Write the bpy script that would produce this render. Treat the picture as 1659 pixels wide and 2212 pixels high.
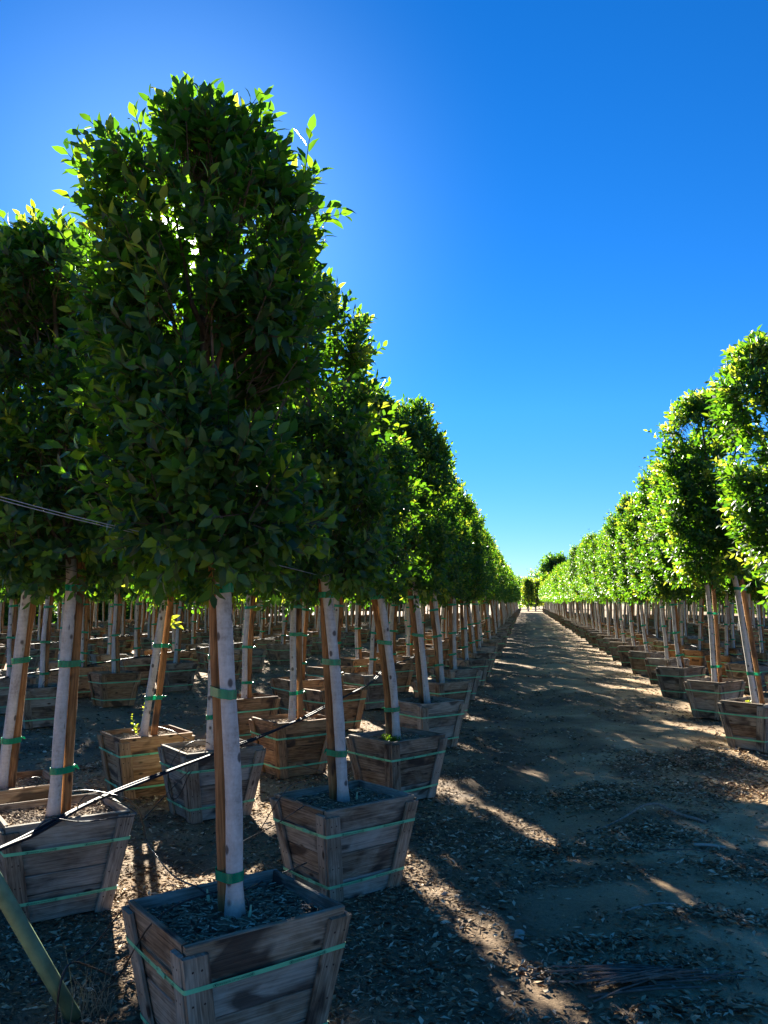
import bpy, math, random
import numpy as np
from mathutils import Vector, Matrix, Euler

for o in list(bpy.data.objects):
    bpy.data.objects.remove(o)
SC = bpy.context.scene
COL = SC.collection
R = math.radians
rnd = random.Random(7)

# ------------------------------------------------------------------ camera
CAM_H = 1.65
PITCH = R(6.04)
cam_d = bpy.data.cameras.new("camera")
cam = bpy.data.objects.new("camera", cam_d)
COL.objects.link(cam)
cam.location = (0, 0, CAM_H)
cam.rotation_euler = (R(90) + PITCH, 0, 0)
cam_d.sensor_fit = 'VERTICAL'
cam_d.sensor_height = 36.0
cam_d.sensor_width = 27.0
cam_d.lens = 29.46
cam_d.clip_start = 0.05
cam_d.clip_end = 6000
SC.camera = cam

# ------------------------------------------------------------------ sky and sun
SUN_EL, SUN_AZ = R(23.2), R(-14.34)          # azimuth from +Y, negative = towards -X
SUN_DIR = Vector((math.sin(SUN_AZ) * math.cos(SUN_EL), math.cos(SUN_AZ) * math.cos(SUN_EL), math.sin(SUN_EL)))
W = bpy.data.worlds.new("World")
SC.world = W
W.use_nodes = True
nt = W.node_tree
nt.nodes.clear()
n_out = nt.nodes.new('ShaderNodeOutputWorld')
n_bg = nt.nodes.new('ShaderNodeBackground')
n_sky = nt.nodes.new('ShaderNodeTexSky')
n_sky.sky_type = 'NISHITA'
n_sky.sun_disc = False
n_sky.sun_elevation = SUN_EL
n_sky.sun_rotation = SUN_AZ
n_sky.altitude = 300
n_sky.air_density = 0.75
n_sky.dust_density = 0.0
n_sky.ozone_density = 6.0
n_hsv = nt.nodes.new('ShaderNodeHueSaturation')
n_hsv.inputs['Hue'].default_value = 0.505
n_hsv.inputs['Saturation'].default_value = 1.20
n_hsv.inputs['Value'].default_value = 0.80
nt.links.new(n_sky.outputs[0], n_hsv.inputs['Color'])
n_bg.inputs['Strength'].default_value = 0.046
# clear, dry air: less white near the horizon than the model sky has
n_tc0 = nt.nodes.new('ShaderNodeTexCoord')
n_sx = nt.nodes.new('ShaderNodeSeparateXYZ'); nt.links.new(n_tc0.outputs['Generated'], n_sx.inputs[0])
n_hz = nt.nodes.new('ShaderNodeMapRange')
n_hz.inputs['From Min'].default_value = 0.0; n_hz.inputs['From Max'].default_value = 0.22
n_hz.inputs['To Min'].default_value = 0.60; n_hz.inputs['To Max'].default_value = 1.0
nt.links.new(n_sx.outputs['Z'], n_hz.inputs['Value'])
n_mu = nt.nodes.new('ShaderNodeVectorMath'); n_mu.operation = 'SCALE'
nt.links.new(n_hsv.outputs[0], n_mu.inputs[0]); nt.links.new(n_hz.outputs[0], n_mu.inputs['Scale'])
nt.links.new(n_mu.outputs[0], n_bg.inputs['Color'])
# the sun's own disc and the small bright ring of sky round it, so that gaps in the crown shine white
n_tc = nt.nodes.new('ShaderNodeTexCoord')
n_dot = nt.nodes.new('ShaderNodeVectorMath'); n_dot.operation = 'DOT_PRODUCT'
n_dot.inputs[1].default_value = SUN_DIR
nt.links.new(n_tc.outputs['Generated'], n_dot.inputs[0])
n_ac = nt.nodes.new('ShaderNodeMath'); n_ac.operation = 'ARCCOSINE'; n_ac.use_clamp = False
n_cl = nt.nodes.new('ShaderNodeMath'); n_cl.operation = 'MINIMUM'; n_cl.inputs[1].default_value = 0.9999999
nt.links.new(n_dot.outputs['Value'], n_cl.inputs[0])
nt.links.new(n_cl.outputs[0], n_ac.inputs[0])
n_ramp = nt.nodes.new('ShaderNodeMapRange')
n_ramp.interpolation_type = 'SMOOTHERSTEP'
n_ramp.inputs['From Min'].default_value = R(0.3); n_ramp.inputs['From Max'].default_value = R(7.0)
n_ramp.inputs['To Min'].default_value = 1.0; n_ramp.inputs['To Max'].default_value = 0.0
nt.links.new(n_ac.outputs[0], n_ramp.inputs['Value'])
n_pw = nt.nodes.new('ShaderNodeMath'); n_pw.operation = 'POWER'; n_pw.inputs[1].default_value = 14.0
nt.links.new(n_ramp.outputs[0], n_pw.inputs[0])
n_ml = nt.nodes.new('ShaderNodeMath'); n_ml.operation = 'MULTIPLY'; n_ml.inputs[1].default_value = 3.0
nt.links.new(n_pw.outputs[0], n_ml.inputs[0])
n_r2 = nt.nodes.new('ShaderNodeMapRange'); n_r2.interpolation_type = 'SMOOTHSTEP'
n_r2.inputs['From Min'].default_value = 0.0; n_r2.inputs['From Max'].default_value = R(26)
n_r2.inputs['To Min'].default_value = 1.0; n_r2.inputs['To Max'].default_value = 0.0
nt.links.new(n_ac.outputs[0], n_r2.inputs['Value'])
n_p2 = nt.nodes.new('ShaderNodeMath'); n_p2.operation = 'POWER'; n_p2.inputs[1].default_value = 1.8
nt.links.new(n_r2.outputs[0], n_p2.inputs[0])
n_m2 = nt.nodes.new('ShaderNodeMath'); n_m2.operation = 'MULTIPLY'; n_m2.inputs[1].default_value = 0.085
nt.links.new(n_p2.outputs[0], n_m2.inputs[0])
n_bg3 = nt.nodes.new('ShaderNodeBackground')
n_bg3.inputs['Color'].default_value = (0.50, 0.78, 1, 1)
nt.links.new(n_m2.outputs[0], n_bg3.inputs['Strength'])
n_add2 = nt.nodes.new('ShaderNodeAddShader')
n_bg2 = nt.nodes.new('ShaderNodeBackground')
n_bg2.inputs['Color'].default_value = (1, 0.97, 0.9, 1)
nt.links.new(n_ml.outputs[0], n_bg2.inputs['Strength'])
n_add = nt.nodes.new('ShaderNodeAddShader')
nt.links.new(n_bg.outputs[0], n_add2.inputs[0])
nt.links.new(n_bg3.outputs[0], n_add2.inputs[1])
nt.links.new(n_add2.outputs[0], n_add.inputs[0])
nt.links.new(n_bg2.outputs[0], n_add.inputs[1])
nt.links.new(n_add.outputs[0], n_out.inputs['Surface'])

sun_d = bpy.data.lights.new("sun", 'SUN')
sun_d.energy = 5.0
sun_d.angle = R(0.53)
sun_d.color = (1.0, 0.93, 0.80)
sun = bpy.data.objects.new("sun", sun_d)
COL.objects.link(sun)
sun.rotation_euler = (-SUN_DIR).to_track_quat('-Z', 'Y').to_euler()

SC.view_settings.view_transform = 'Standard'
SC.view_settings.look = 'None'
SC.view_settings.exposure = 2.5
SC.view_settings.gamma = 1.0
SC.cycles.max_bounces = 10
SC.cycles.diffuse_bounces = 6
SC.cycles.transmission_bounces = 6
SC.cycles.sample_clamp_indirect = 6

# ------------------------------------------------------------------ from the photograph's measures to the ground
FD, CX, CY = 1810.5, 829.5, 1106.0           # focal length and centre for a 1659 x 2212 view
def ray(x, y):
    a, b = x - CX, CY - y
    return a, FD * math.cos(PITCH) - b * math.sin(PITCH), FD * math.sin(PITCH) + b * math.cos(PITCH)
def atz(x, y, z):                            # where the sight line meets height z
    a, f, u = ray(x, y)
    t = (z - CAM_H) / u
    return Vector((a * t, f * t, z))
def aty(x, y, Y):                            # where it meets depth Y
    a, f, u = ray(x, y)
    return Vector((a * Y / f, Y, CAM_H + u * Y / f))

# ------------------------------------------------------------------ helpers
def tag(o, label=None, cat=None, group=None, kind=None):
    if label: o['label'] = label
    if cat: o['category'] = cat
    if group: o['group'] = group
    if kind: o['kind'] = kind
    return o
def link(name, mesh, parent=None):
    o = bpy.data.objects.new(name, mesh)
    COL.objects.link(o)
    if parent: o.parent = parent
    return o
def empty(name, loc=(0, 0, 0)):
    o = bpy.data.objects.new(name, None)
    o.empty_display_size = 0.1
    COL.objects.link(o)
    o.location = loc
    return o

class MB:
    """collects polygons with a tint colour and a uv per corner"""
    def __init__(s):
        s.v, s.f, s.m, s.t, s.uv = [], [], [], [], []
    def ring_tube(s, pts, rad, n=8, mat=0, tint=(0.5, 0.5, 0.5), cap=True, squash=1.0, wob=0.0, rr=None):
        pts = [Vector(p) for p in pts]
        b0 = len(s.v)
        ref = Vector((0.31, 0.95, 0.05))
        L = 0
        lens = []
        for i, p in enumerate(pts):
            if i: L += (p - pts[i - 1]).length
            lens.append(L)
            d = (pts[min(i + 1, len(pts) - 1)] - pts[max(i - 1, 0)]).normalized()
            if abs(d.dot(ref)) > 0.95: ref = Vector((1, 0.1, 0.2))
            x = (ref - d * ref.dot(d)).normalized()
            y = d.cross(x)
            r = rad[i] if hasattr(rad, '__len__') else rad
            for k in range(n):
                a = 2 * math.pi * k / n
                q = r * (1 + (rr.uniform(-wob, wob) if wob else 0))
                s.v.append(p + x * math.cos(a) * q + y * math.sin(a) * q * squash)
        for i in range(len(pts) - 1):
            for k in range(n):
                k2 = (k + 1) % n
                s.f.append((b0 + i * n + k, b0 + i * n + k2, b0 + (i + 1) * n + k2, b0 + (i + 1) * n + k))
                s.m.append(mat); s.t.append(tint)
                w = 0.2
                s.uv.append([(lens[i], w * k / n), (lens[i], w * (k + 1) / n), (lens[i + 1], w * (k + 1) / n), (lens[i + 1], w * k / n)])
        if cap:
            for base, rev in ((b0, True), (b0 + (len(pts) - 1) * n, False)):
                q = [base + k for k in range(n)]
                if rev: q.reverse()
                s.f.append(tuple(q)); s.m.append(mat); s.t.append(tint)
                s.uv.append([(0.01 * math.cos(6.28 * k / n), 0.01 * math.sin(6.28 * k / n)) for k in range(n)])
    def plank(s, p00, p10, p01, p11, nrm, th, seg=4, ch=0.003, jit=0.0, mat=0, tint=(0.5, 0.5, 0.5), off=(0, 0), rr=None):
        p00, p10, p01, p11, nrm = map(Vector, (p00, p10, p01, p11, nrm))
        wid = (p01 - p00).length; ln = (p10 - p00).length
        c = min(ch, wid * 0.3, th * 0.3)
        prof = [(c, th), (wid - c, th), (wid, th - c), (wid, c), (wid - c, 0), (c, 0), (0, c), (0, th - c)]
        b0 = len(s.v)
        for i in range(seg + 1):
            t = i / seg
            a = p00.lerp(p10, t); b = p01.lerp(p11, t)
            j0 = rr.uniform(-jit, jit) if jit else 0
            j1 = rr.uniform(-jit, jit) if jit else 0
            for (w, h) in prof:
                q = w / wid
                s.v.append(a.lerp(b, q) + (b - a).normalized() * (j0 if q < 0.5 else j1) + nrm * h)
        n = 8
        cum = [0]
        for k in range(n):
            w0, h0 = prof[k]; w1, h1 = prof[(k + 1) % n]
            cum.append(cum[-1] + math.hypot(w1 - w0, h1 - h0))
        for i in range(seg):
            for k in range(n):
                k2 = (k + 1) % n
                s.f.append((b0 + i * n + k, b0 + i * n + k2, b0 + (i + 1) * n + k2, b0 + (i + 1) * n + k))
                s.m.append(mat); s.t.append(tint)
                u0, u1 = ln * i / seg + off[0], ln * (i + 1) / seg + off[0]
                s.uv.append([(u0, cum[k] + off[1]), (u0, cum[k + 1] + off[1]), (u1, cum[k + 1] + off[1]), (u1, cum[k] + off[1])])
        for base, rev in ((b0, True), (b0 + seg * n, False)):
            idx = list(range(n))
            if rev: idx.reverse()
            s.f.append(tuple(base + k for k in idx)); s.m.append(mat); s.t.append(tint)
            s.uv.append([(prof[k][1] * 0.3 + off[0], prof[k][0] + off[1]) for k in idx])
    def poly(s, pts, mat=0, tint=(0.5, 0.5, 0.5)):
        b = len(s.v)
        s.v += [Vector(p) for p in pts]
        s.f.append(tuple(range(b, b + len(pts)))); s.m.append(mat); s.t.append(tint)
        s.uv.append([(p[0], p[1]) for p in pts])
    def mesh(s, name, mats, smooth=False):
        me = bpy.data.meshes.new(name)
        me.from_pydata([tuple(v) for v in s.v], [], s.f)
        for m in mats: me.materials.append(m)
        me.polygons.foreach_set('material_index', s.m)
        if smooth: me.polygons.foreach_set('use_smooth', [True] * len(s.f))
        ca = me.color_attributes.new('tint', 'FLOAT_COLOR', 'CORNER')
        buf = []
        for f, t in zip(s.f, s.t): buf += [t[0], t[1], t[2], 1.0] * len(f)
        ca.data.foreach_set('color', buf)
        ul = me.uv_layers.new(name='wuv')
        buf = []
        for u in s.uv:
            for q in u: buf += [q[0], q[1]]
        ul.data.foreach_set('uv', buf)
        me.update()
        return me

def np_mesh(name, V, quads=None, tris=None, mats=(), midx=None, tint=None, smooth=True):
    """big meshes straight from arrays; tint is per vertex"""
    me = bpy.data.meshes.new(name)
    nq = 0 if quads is None else len(quads)
    ntr = 0 if tris is None else len(tris)
    me.vertices.add(len(V))
    me.vertices.foreach_set('co', np.asarray(V, np.float32).ravel())
    loops = np.concatenate([a.ravel() for a in (quads, tris) if a is not None]).astype(np.int32)
    me.loops.add(len(loops))
    me.loops.foreach_set('vertex_index', loops)
    tot = np.concatenate([np.full(nq, 4), np.full(ntr, 3)]).astype(np.int32)
    st = np.concatenate([[0], np.cumsum(tot)[:-1]]).astype(np.int32)
    me.polygons.add(nq + ntr)
    me.polygons.foreach_set('loop_start', st)
    me.polygons.foreach_set('loop_total', tot)
    if smooth: me.polygons.foreach_set('use_smooth', np.ones(nq + ntr, bool))
    for m in mats: me.materials.append(m)
    if midx is not None: me.polygons.foreach_set('material_index', np.asarray(midx, np.int32))
    if tint is not None:
        ca = me.color_attributes.new('tint', 'FLOAT_COLOR', 'POINT')
        t4 = np.ones((len(V), 4), np.float32); t4[:, :3] = tint
        ca.data.foreach_set('color', t4.ravel())
    me.update(calc_edges=True)
    me.validate()
    return me

# ------------------------------------------------------------------ materials
def new_mat(name):
    m = bpy.data.materials.new(name); m.use_nodes = True
    t = m.node_tree; t.nodes.clear()
    o = t.nodes.new('ShaderNodeOutputMaterial')
    b = t.nodes.new('ShaderNodeBsdfPrincipled')
    t.links.new(b.outputs[0], o.inputs['Surface'])
    return m, t, b, o
def N(t, kind, **kw):
    n = t.nodes.new('ShaderNode' + kind)
    for k, v in kw.items(): setattr(n, k, v)
    return n
def ramp(t, stops, src, interp='LINEAR'):
    n = t.nodes.new('ShaderNodeValToRGB')
    n.color_ramp.interpolation = interp
    e = n.color_ramp.elements
    while len(e) < len(stops): e.new(0.5)
    for el, (p, c) in zip(e, stops):
        el.position = p; el.color = (*c, 1) if len(c) == 3 else c
    t.links.new(src, n.inputs[0])
    return n.outputs[0]
def mixc(t, f, a, b, mode='MIX'):
    n = t.nodes.new('ShaderNodeMix'); n.data_type = 'RGBA'; n.blend_type = mode
    for i, v in ((0, f), (6, a), (7, b)):
        if hasattr(v, 'links') or hasattr(v, 'is_linked'): t.links.new(v, n.inputs[i])
        elif i == 0: n.inputs[0].default_value = v
        else: n.inputs[i].default_value = (*v, 1)
    return n.outputs[2]
def math_n(t, op, a, b=None):
    n = t.nodes.new('ShaderNodeMath'); n.operation = op
    for i, v in ((0, a), (1, b)):
        if v is None: continue
        if hasattr(v, 'is_linked'): t.links.new(v, n.inputs[i])
        else: n.inputs[i].default_value = v
    return n.outputs[0]
def noise(t, vec, scale, detail=4, rough=0.55, dist=0.0):
    n = t.nodes.new('ShaderNodeTexNoise')
    n.inputs['Scale'].default_value = scale; n.inputs['Detail'].default_value = detail
    n.inputs['Roughness'].default_value = rough; n.inputs['Distortion'].default_value = dist
    if vec is not None: t.links.new(vec, n.inputs['Vector'])
    return n.outputs['Fac']
def vmul(t, vec, s, add=None):
    n = t.nodes.new('ShaderNodeVectorMath'); n.operation = 'MULTIPLY'
    t.links.new(vec, n.inputs[0]); n.inputs[1].default_value = s
    o = n.outputs[0]
    if add is not None:
        n2 = t.nodes.new('ShaderNodeVectorMath'); n2.operation = 'ADD'
        t.links.new(o, n2.inputs[0]); t.links.new(add, n2.inputs[1]); o = n2.outputs[0]
    return o
def bump(t, b, h, strength=0.4, dist=0.01):
    n = t.nodes.new('ShaderNodeBump')
    n.inputs['Strength'].default_value = strength; n.inputs['Distance'].default_value = dist
    t.links.new(h, n.inputs['Height']); t.links.new(n.outputs[0], b.inputs['Normal'])

def wood_mat(name, dark, mid, light, grey, greyness, rough=0.85):
    m, t, b, o = new_mat(name)
    uv = N(t, 'UVMap', uv_map='wuv').outputs[0]
    at = N(t, 'Attribute', attribute_name='tint')
    sep = N(t, 'SeparateColor'); t.links.new(at.outputs['Color'], sep.inputs[0])
    oi = N(t, 'ObjectInfo')
    cmb = N(t, 'CombineXYZ')
    t.links.new(math_n(t, 'MULTIPLY', sep.outputs[2], 37.0), cmb.inputs[0])
    t.links.new(math_n(t, 'MULTIPLY', oi.outputs['Random'], 91.0), cmb.inputs[2])
    fine = noise(t, vmul(t, uv, (4, 130, 1), cmb.outputs[0]), 1.0, 4, 0.6)
    broad = noise(t, vmul(t, uv, (1.6, 26, 1), cmb.outputs[0]), 1.0, 3, 0.5, 1.2)
    ringv = N(t, 'Math', operation='SINE'); t.links.new(math_n(t, 'MULTIPLY', broad, 30.0), ringv.inputs[0])
    rings = math_n(t, 'MULTIPLY', ringv.outputs[0], 0.075)
    patch = noise(t, vmul(t, uv, (5, 9, 1), cmb.outputs[0]), 1.0, 4, 0.6, 0.6)
    g = math_n(t, 'ADD', math_n(t, 'MULTIPLY', fine, 0.75), rings)
    g = math_n(t, 'ADD', g, math_n(t, 'MULTIPLY', math_n(t, 'SUBTRACT', patch, 0.5), 0.55))
    g = math_n(t, 'ADD', g, math_n(t, 'MULTIPLY', math_n(t, 'SUBTRACT', sep.outputs[0], 0.5), 0.5))
    c = ramp(t, [(0.12, dark), (0.42, mid), (0.72, light)], g)
    # weathered grey film, more of it where the patches say so
    gf = math_n(t, 'ADD', math_n(t, 'MULTIPLY', sep.outputs[1], 1.0), math_n(t, 'MULTIPLY', math_n(t, 'SUBTRACT', patch, 0.5), 1.3))
    gf = math_n(t, 'ADD', gf, math_n(t, 'MULTIPLY', math_n(t, 'SUBTRACT', oi.outputs['Random'], 0.5), 0.5))
    gf = math_n(t, 'MULTIPLY', gf, greyness)
    cl = N(t, 'Clamp'); t.links.new(gf, cl.inputs[0])
    gcol = ramp(t, [(0.15, tuple(x * 0.35 for x in grey)), (0.6, grey)], g)
    c = mixc(t, cl.outputs[0], c, gcol)
    # water stains and knots
    st = noise(t, vmul(t, uv, (3.2, 6.5, 1), cmb.outputs[0]), 1.0, 2, 0.5, 0.4)
    sf = ramp(t, [(0.57, (0, 0, 0)), (0.66, (0.8, 0.8, 0.8))], st)
    c = mixc(t, sf, c, (0.028, 0.020, 0.016))
    vo = N(t, 'TexVoronoi'); vo.inputs['Scale'].default_value = 1.0
    t.links.new(vmul(t, uv, (4.2, 9.0, 1), cmb.outputs[0]), vo.inputs['Vector'])
    kf = ramp(t, [(0.07, (0.9, 0.9, 0.9)), (0.14, (0, 0, 0))], vo.outputs['Distance'])
    c = mixc(t, kf, c, (0.03, 0.016, 0.010))
    t.links.new(c, b.inputs['Base Color'])
    b.inputs['Roughness'].default_value = rough
    b.inputs['Specular IOR Level'].default_value = 0.25
    bump(t, b, math_n(t, 'ADD', fine, rings), 0.55, 0.004)
    return m

M = {}
M['crate'] = wood_mat('crate_wood', (0.055, 0.031, 0.017), (0.23, 0.155, 0.088), (0.45, 0.325, 0.20), (0.38, 0.355, 0.285), 0.95)
M['batten'] = wood_mat('batten_wood', (0.060, 0.032, 0.017), (0.25, 0.165, 0.092), (0.47, 0.34, 0.21), (0.39, 0.36, 0.285), 0.85)
M['bounce_lit'] = wood_mat('bounce_lit_crate_wood', (0.085, 0.040, 0.015), (0.36, 0.185, 0.075), (0.60, 0.36, 0.17), (0.38, 0.30, 0.21), 0.4)  # crate wood with the orange of bounced sunlight put into its colour
M['stake'] = wood_mat('stake_wood', (0.11, 0.048, 0.016), (0.33, 0.150, 0.050), (0.48, 0.26, 0.105), (0.27, 0.19, 0.12), 0.22)

def leaf_mat():
    m, t, b, o = new_mat('leaf')
    at = N(t, 'Attribute', attribute_name='tint')
    sep = N(t, 'SeparateColor'); t.links.new(at.outputs['Color'], sep.inputs[0])
    c = ramp(t, [(0.0, (0.016, 0.055, 0.034)), (0.40, (0.030, 0.095, 0.034)), (0.75, (0.075, 0.150, 0.022)), (1.0, (0.17, 0.235, 0.03))], sep.outputs[0])
    tr = ramp(t, [(0.0, (0.04, 0.15, 0.008)), (0.4, (0.15, 0.36, 0.010)), (0.75, (0.42, 0.56, 0.015)), (1.0, (0.58, 0.62, 0.05))], sep.outputs[0])
    t.links.new(c, b.inputs['Base Color'])
    b.inputs['Roughness'].default_value = 0.44
    b.inputs['Specular IOR Level'].default_value = 0.42
    tl = N(t, 'BsdfTranslucent'); t.links.new(tr, tl.inputs['Color'])
    mx = N(t, 'MixShader'); mx.inputs[0].default_value = 0.5
    t.links.new(b.outputs[0], mx.inputs[1]); t.links.new(tl.outputs[0], mx.inputs[2])
    t.links.new(mx.outputs[0], o.inputs['Surface'])
    return m
M['leaf'] = leaf_mat()

def bark_mat():
    m, t, b, o = new_mat('bark')
    tc = N(t, 'TexCoord').outputs['Object']
    oi = N(t, 'ObjectInfo')
    cmb = N(t, 'CombineXYZ'); t.links.new(math_n(t, 'MULTIPLY', oi.outputs['Random'], 50.0), cmb.inputs[0])
    v = vmul(t, tc, (1, 1, 1), cmb.outputs[0])
    n1 = noise(t, vmul(t, tc, (22, 22, 7), cmb.outputs[0]), 1.0, 5, 0.65)
    n2 = noise(t, v, 90.0, 3, 0.6)
    n3 = noise(t, vmul(t, tc, (8, 8, 60), cmb.outputs[0]), 1.0, 3, 0.6)
    g = math_n(t, 'ADD', math_n(t, 'MULTIPLY', n1, 0.6), math_n(t, 'MULTIPLY', n2, 0.22))
    g = math_n(t, 'ADD', g, math_n(t, 'MULTIPLY', n3, 0.22))
    c = ramp(t, [(0.30, (0.165, 0.14, 0.112)), (0.47, (0.42, 0.385, 0.335)), (0.70, (0.61, 0.585, 0.53))], g)
    vo = N(t, 'TexVoronoi'); vo.inputs['Scale'].default_value = 1.0
    t.links.new(vmul(t, tc, (13, 13, 9), cmb.outputs[0]), vo.inputs['Vector'])
    sp = ramp(t, [(0.13, (0.85, 0.85, 0.85)), (0.20, (0, 0, 0))], vo.outputs['Distance'])
    c = mixc(t, sp, c, (0.045, 0.032, 0.026))
    streak = noise(t, vmul(t, tc, (26, 26, 5), cmb.outputs[0]), 1.3, 2, 0.5)
    sf = ramp(t, [(0.70, (0, 0, 0)), (0.76, (0.75, 0.75, 0.75))], streak)
    c = mixc(t, sf, c, (0.055, 0.038, 0.030))
    t.links.new(c, b.inputs['Base Color'])
    b.inputs['Roughness'].default_value = 0.8
    b.inputs['Specular IOR Level'].default_value = 0.25
    bump(t, b, g, 0.5, 0.004)
    return m
M['bark'] = bark_mat()

def plain(name, col, rough=0.6, var=0.0, scale=30, spec=0.4, bmp=0.0):
    m, t, b, o = new_mat(name)
    if var:
        tc = N(t, 'TexCoord').outputs['Object']
        n = noise(t, tc, scale, 4, 0.6)
        c = ramp(t, [(0.3, tuple(x * (1 - var) for x in col)), (0.7, tuple(min(1, x * (1 + var)) for x in col))], n)
        t.links.new(c, b.inputs['Base Color'])
        if bmp: bump(t, b, n, bmp, 0.01)
    else:
        b.inputs['Base Color'].default_value = (*col, 1)
    b.inputs['Roughness'].default_value = rough
    b.inputs['Specular IOR Level'].default_value = spec
    return m
M['limb'] = plain('limb_bark', (0.085, 0.066, 0.048), 0.9, 0.4, 30, 0.15)
M['pipe'] = plain('black_poly_pipe', (0.012, 0.014, 0.022), 0.6, 0.35, 14, 0.10)
M['tube'] = plain('black_drip_tube', (0.020, 0.019, 0.019), 0.42, 0.3, 20, 0.45)
M['strap'] = plain('green_strap', (0.16, 0.54, 0.28), 0.45, 0.2, 9, 0.4)
M['ink'] = plain('strap_print', (0.012, 0.085, 0.060), 0.6)
M['stencil'] = plain('stencil_ink', (0.012, 0.010, 0.010), 0.8)
M['red'] = plain('red_paint', (0.42, 0.022, 0.018), 0.7, 0.3, 40)
M['nail'] = plain('rusty_nail', (0.045, 0.022, 0.014), 0.8)
M['emitter'] = plain('pale_emitter', (0.42, 0.50, 0.28), 0.5, 0.2, 30)
M['wire'] = plain('galvanised_wire', (0.34, 0.35, 0.36), 0.4, 0.2, 40, 0.5)
M['greenpole'] = plain('green_painted_pole', (0.15, 0.23, 0.12), 0.45, 0.3, 12, 0.4)
M['twig'] = plain('dry_twig', (0.16, 0.12, 0.09), 0.9, 0.45, 25, 0.2)
M['deadwood'] = plain('dead_branch', (0.27, 0.21, 0.155), 0.9, 0.5, 45, 0.15, 0.6)
M['paletwig'] = plain('pale_dead_wood', (0.42, 0.35, 0.27), 0.85, 0.3, 30, 0.2)
M['drygrass'] = plain('dry_stalk', (0.28, 0.21, 0.12), 0.9, 0.3, 20, 0.2)

def tape_mat():
    m, t, b, o = new_mat('green_tie_tape')
    tc = N(t, 'TexCoord').outputs['Object']
    n = noise(t, vmul(t, tc, (60, 60, 8)), 1.0, 3, 0.6)
    c = ramp(t, [(0.3, (0.0, 0.19, 0.095)), (0.7, (0.006, 0.38, 0.19))], n)
    t.links.new(c, b.inputs['Base Color'])
    b.inputs['Roughness'].default_value = 0.25
    tl = N(t, 'BsdfTranslucent'); tl.inputs['Color'].default_value = (0.0, 0.60, 0.36, 1)
    mx = N(t, 'MixShader'); mx.inputs[0].default_value = 0.35
    t.links.new(b.outputs[0], mx.inputs[1]); t.links.new(tl.outputs[0], mx.inputs[2])
    t.links.new(mx.outputs[0], o.inputs['Surface'])
    bump(t, b, n, 0.4, 0.003)
    return m
M['tape'] = tape_mat()

def tinted(name, stops, rough=0.9, spec=0.2):
    m, t, b, o = new_mat(name)
    at = N(t, 'Attribute', attribute_name='tint')
    sep = N(t, 'SeparateColor'); t.links.new(at.outputs['Color'], sep.inputs[0])
    c = ramp(t, stops, sep.outputs[0])
    t.links.new(c, b.inputs['Base Color'])
    b.inputs['Roughness'].default_value = rough
    b.inputs['Specular IOR Level'].default_value = spec
    return m
M['litter'] = tinted('dry_litter', [(0.0, (0.055, 0.033, 0.019)), (0.45, (0.20, 0.125, 0.070)), (0.8, (0.45, 0.31, 0.17)), (1.0, (0.68, 0.54, 0.36))])
M['mulch'] = tinted('mulch', [(0.0, (0.05, 0.034, 0.022)), (0.5, (0.21, 0.145, 0.088)), (0.85, (0.44, 0.31, 0.18)), (1.0, (0.66, 0.53, 0.36))])

def ground_mat():
    m, t, b, o = new_mat('dirt')
    geo = N(t, 'NewGeometry').outputs['Position']
    n_big = noise(t, geo, 0.55, 4, 0.6, 0.4)
    n_mid = noise(t, geo, 3.2, 5, 0.6)
    n_fin = noise(t, geo, 42.0, 4, 0.65)
    n_grit = noise(t, geo, 190.0, 2, 0.6)
    g = math_n(t, 'ADD', math_n(t, 'MULTIPLY', n_big, 0.45), math_n(t, 'MULTIPLY', n_mid, 0.35))
    g = math_n(t, 'ADD', g, math_n(t, 'MULTIPLY', n_fin, 0.20))
    c = ramp(t, [(0.34, (0.185, 0.118, 0.062)), (0.46, (0.40, 0.27, 0.145)), (0.58, (0.58, 0.415, 0.235))], g)
    gr = ramp(t, [(0.30, (0.45, 0.45, 0.45)), (0.62, (1.15, 1.12, 1.08))], n_grit)
    c = mixc(t, 0.7, c, gr, 'MULTIPLY')
    at = N(t, 'Attribute', attribute_name='tint')
    sep = N(t, 'SeparateColor'); t.links.new(at.outputs['Color'], sep.inputs[0])
    hum = ramp(t, [(0.36, (0.055, 0.036, 0.022)), (0.62, (0.16, 0.108, 0.064))], math_n(t, 'ADD', math_n(t, 'MULTIPLY', n_fin, .6), math_n(t, 'MULTIPLY', n_grit, .4)))
    hf = math_n(t, 'MULTIPLY', sep.outputs[0], math_n(t, 'ADD', math_n(t, 'MULTIPLY', n_mid, 1.6), .1))
    cl = N(t, 'Clamp'); t.links.new(hf, cl.inputs[0])
    c = mixc(t, cl.outputs[0], c, hum)
    t.links.new(c, b.inputs['Base Color'])
    b.inputs['Roughness'].default_value = 0.95
    b.inputs['Specular IOR Level'].default_value = 0.15
    h = math_n(t, 'ADD', math_n(t, 'MULTIPLY', n_fin, 0.6), math_n(t, 'MULTIPLY', n_grit, 0.3))
    bump(t, b, h, 0.6, 0.02)
    return m
M['dirt'] = ground_mat()
M['hill'] = plain('grassy_hill', (0.13, 0.16, 0.055), 0.95, 0.4, 0.02, 0.1)

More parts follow.
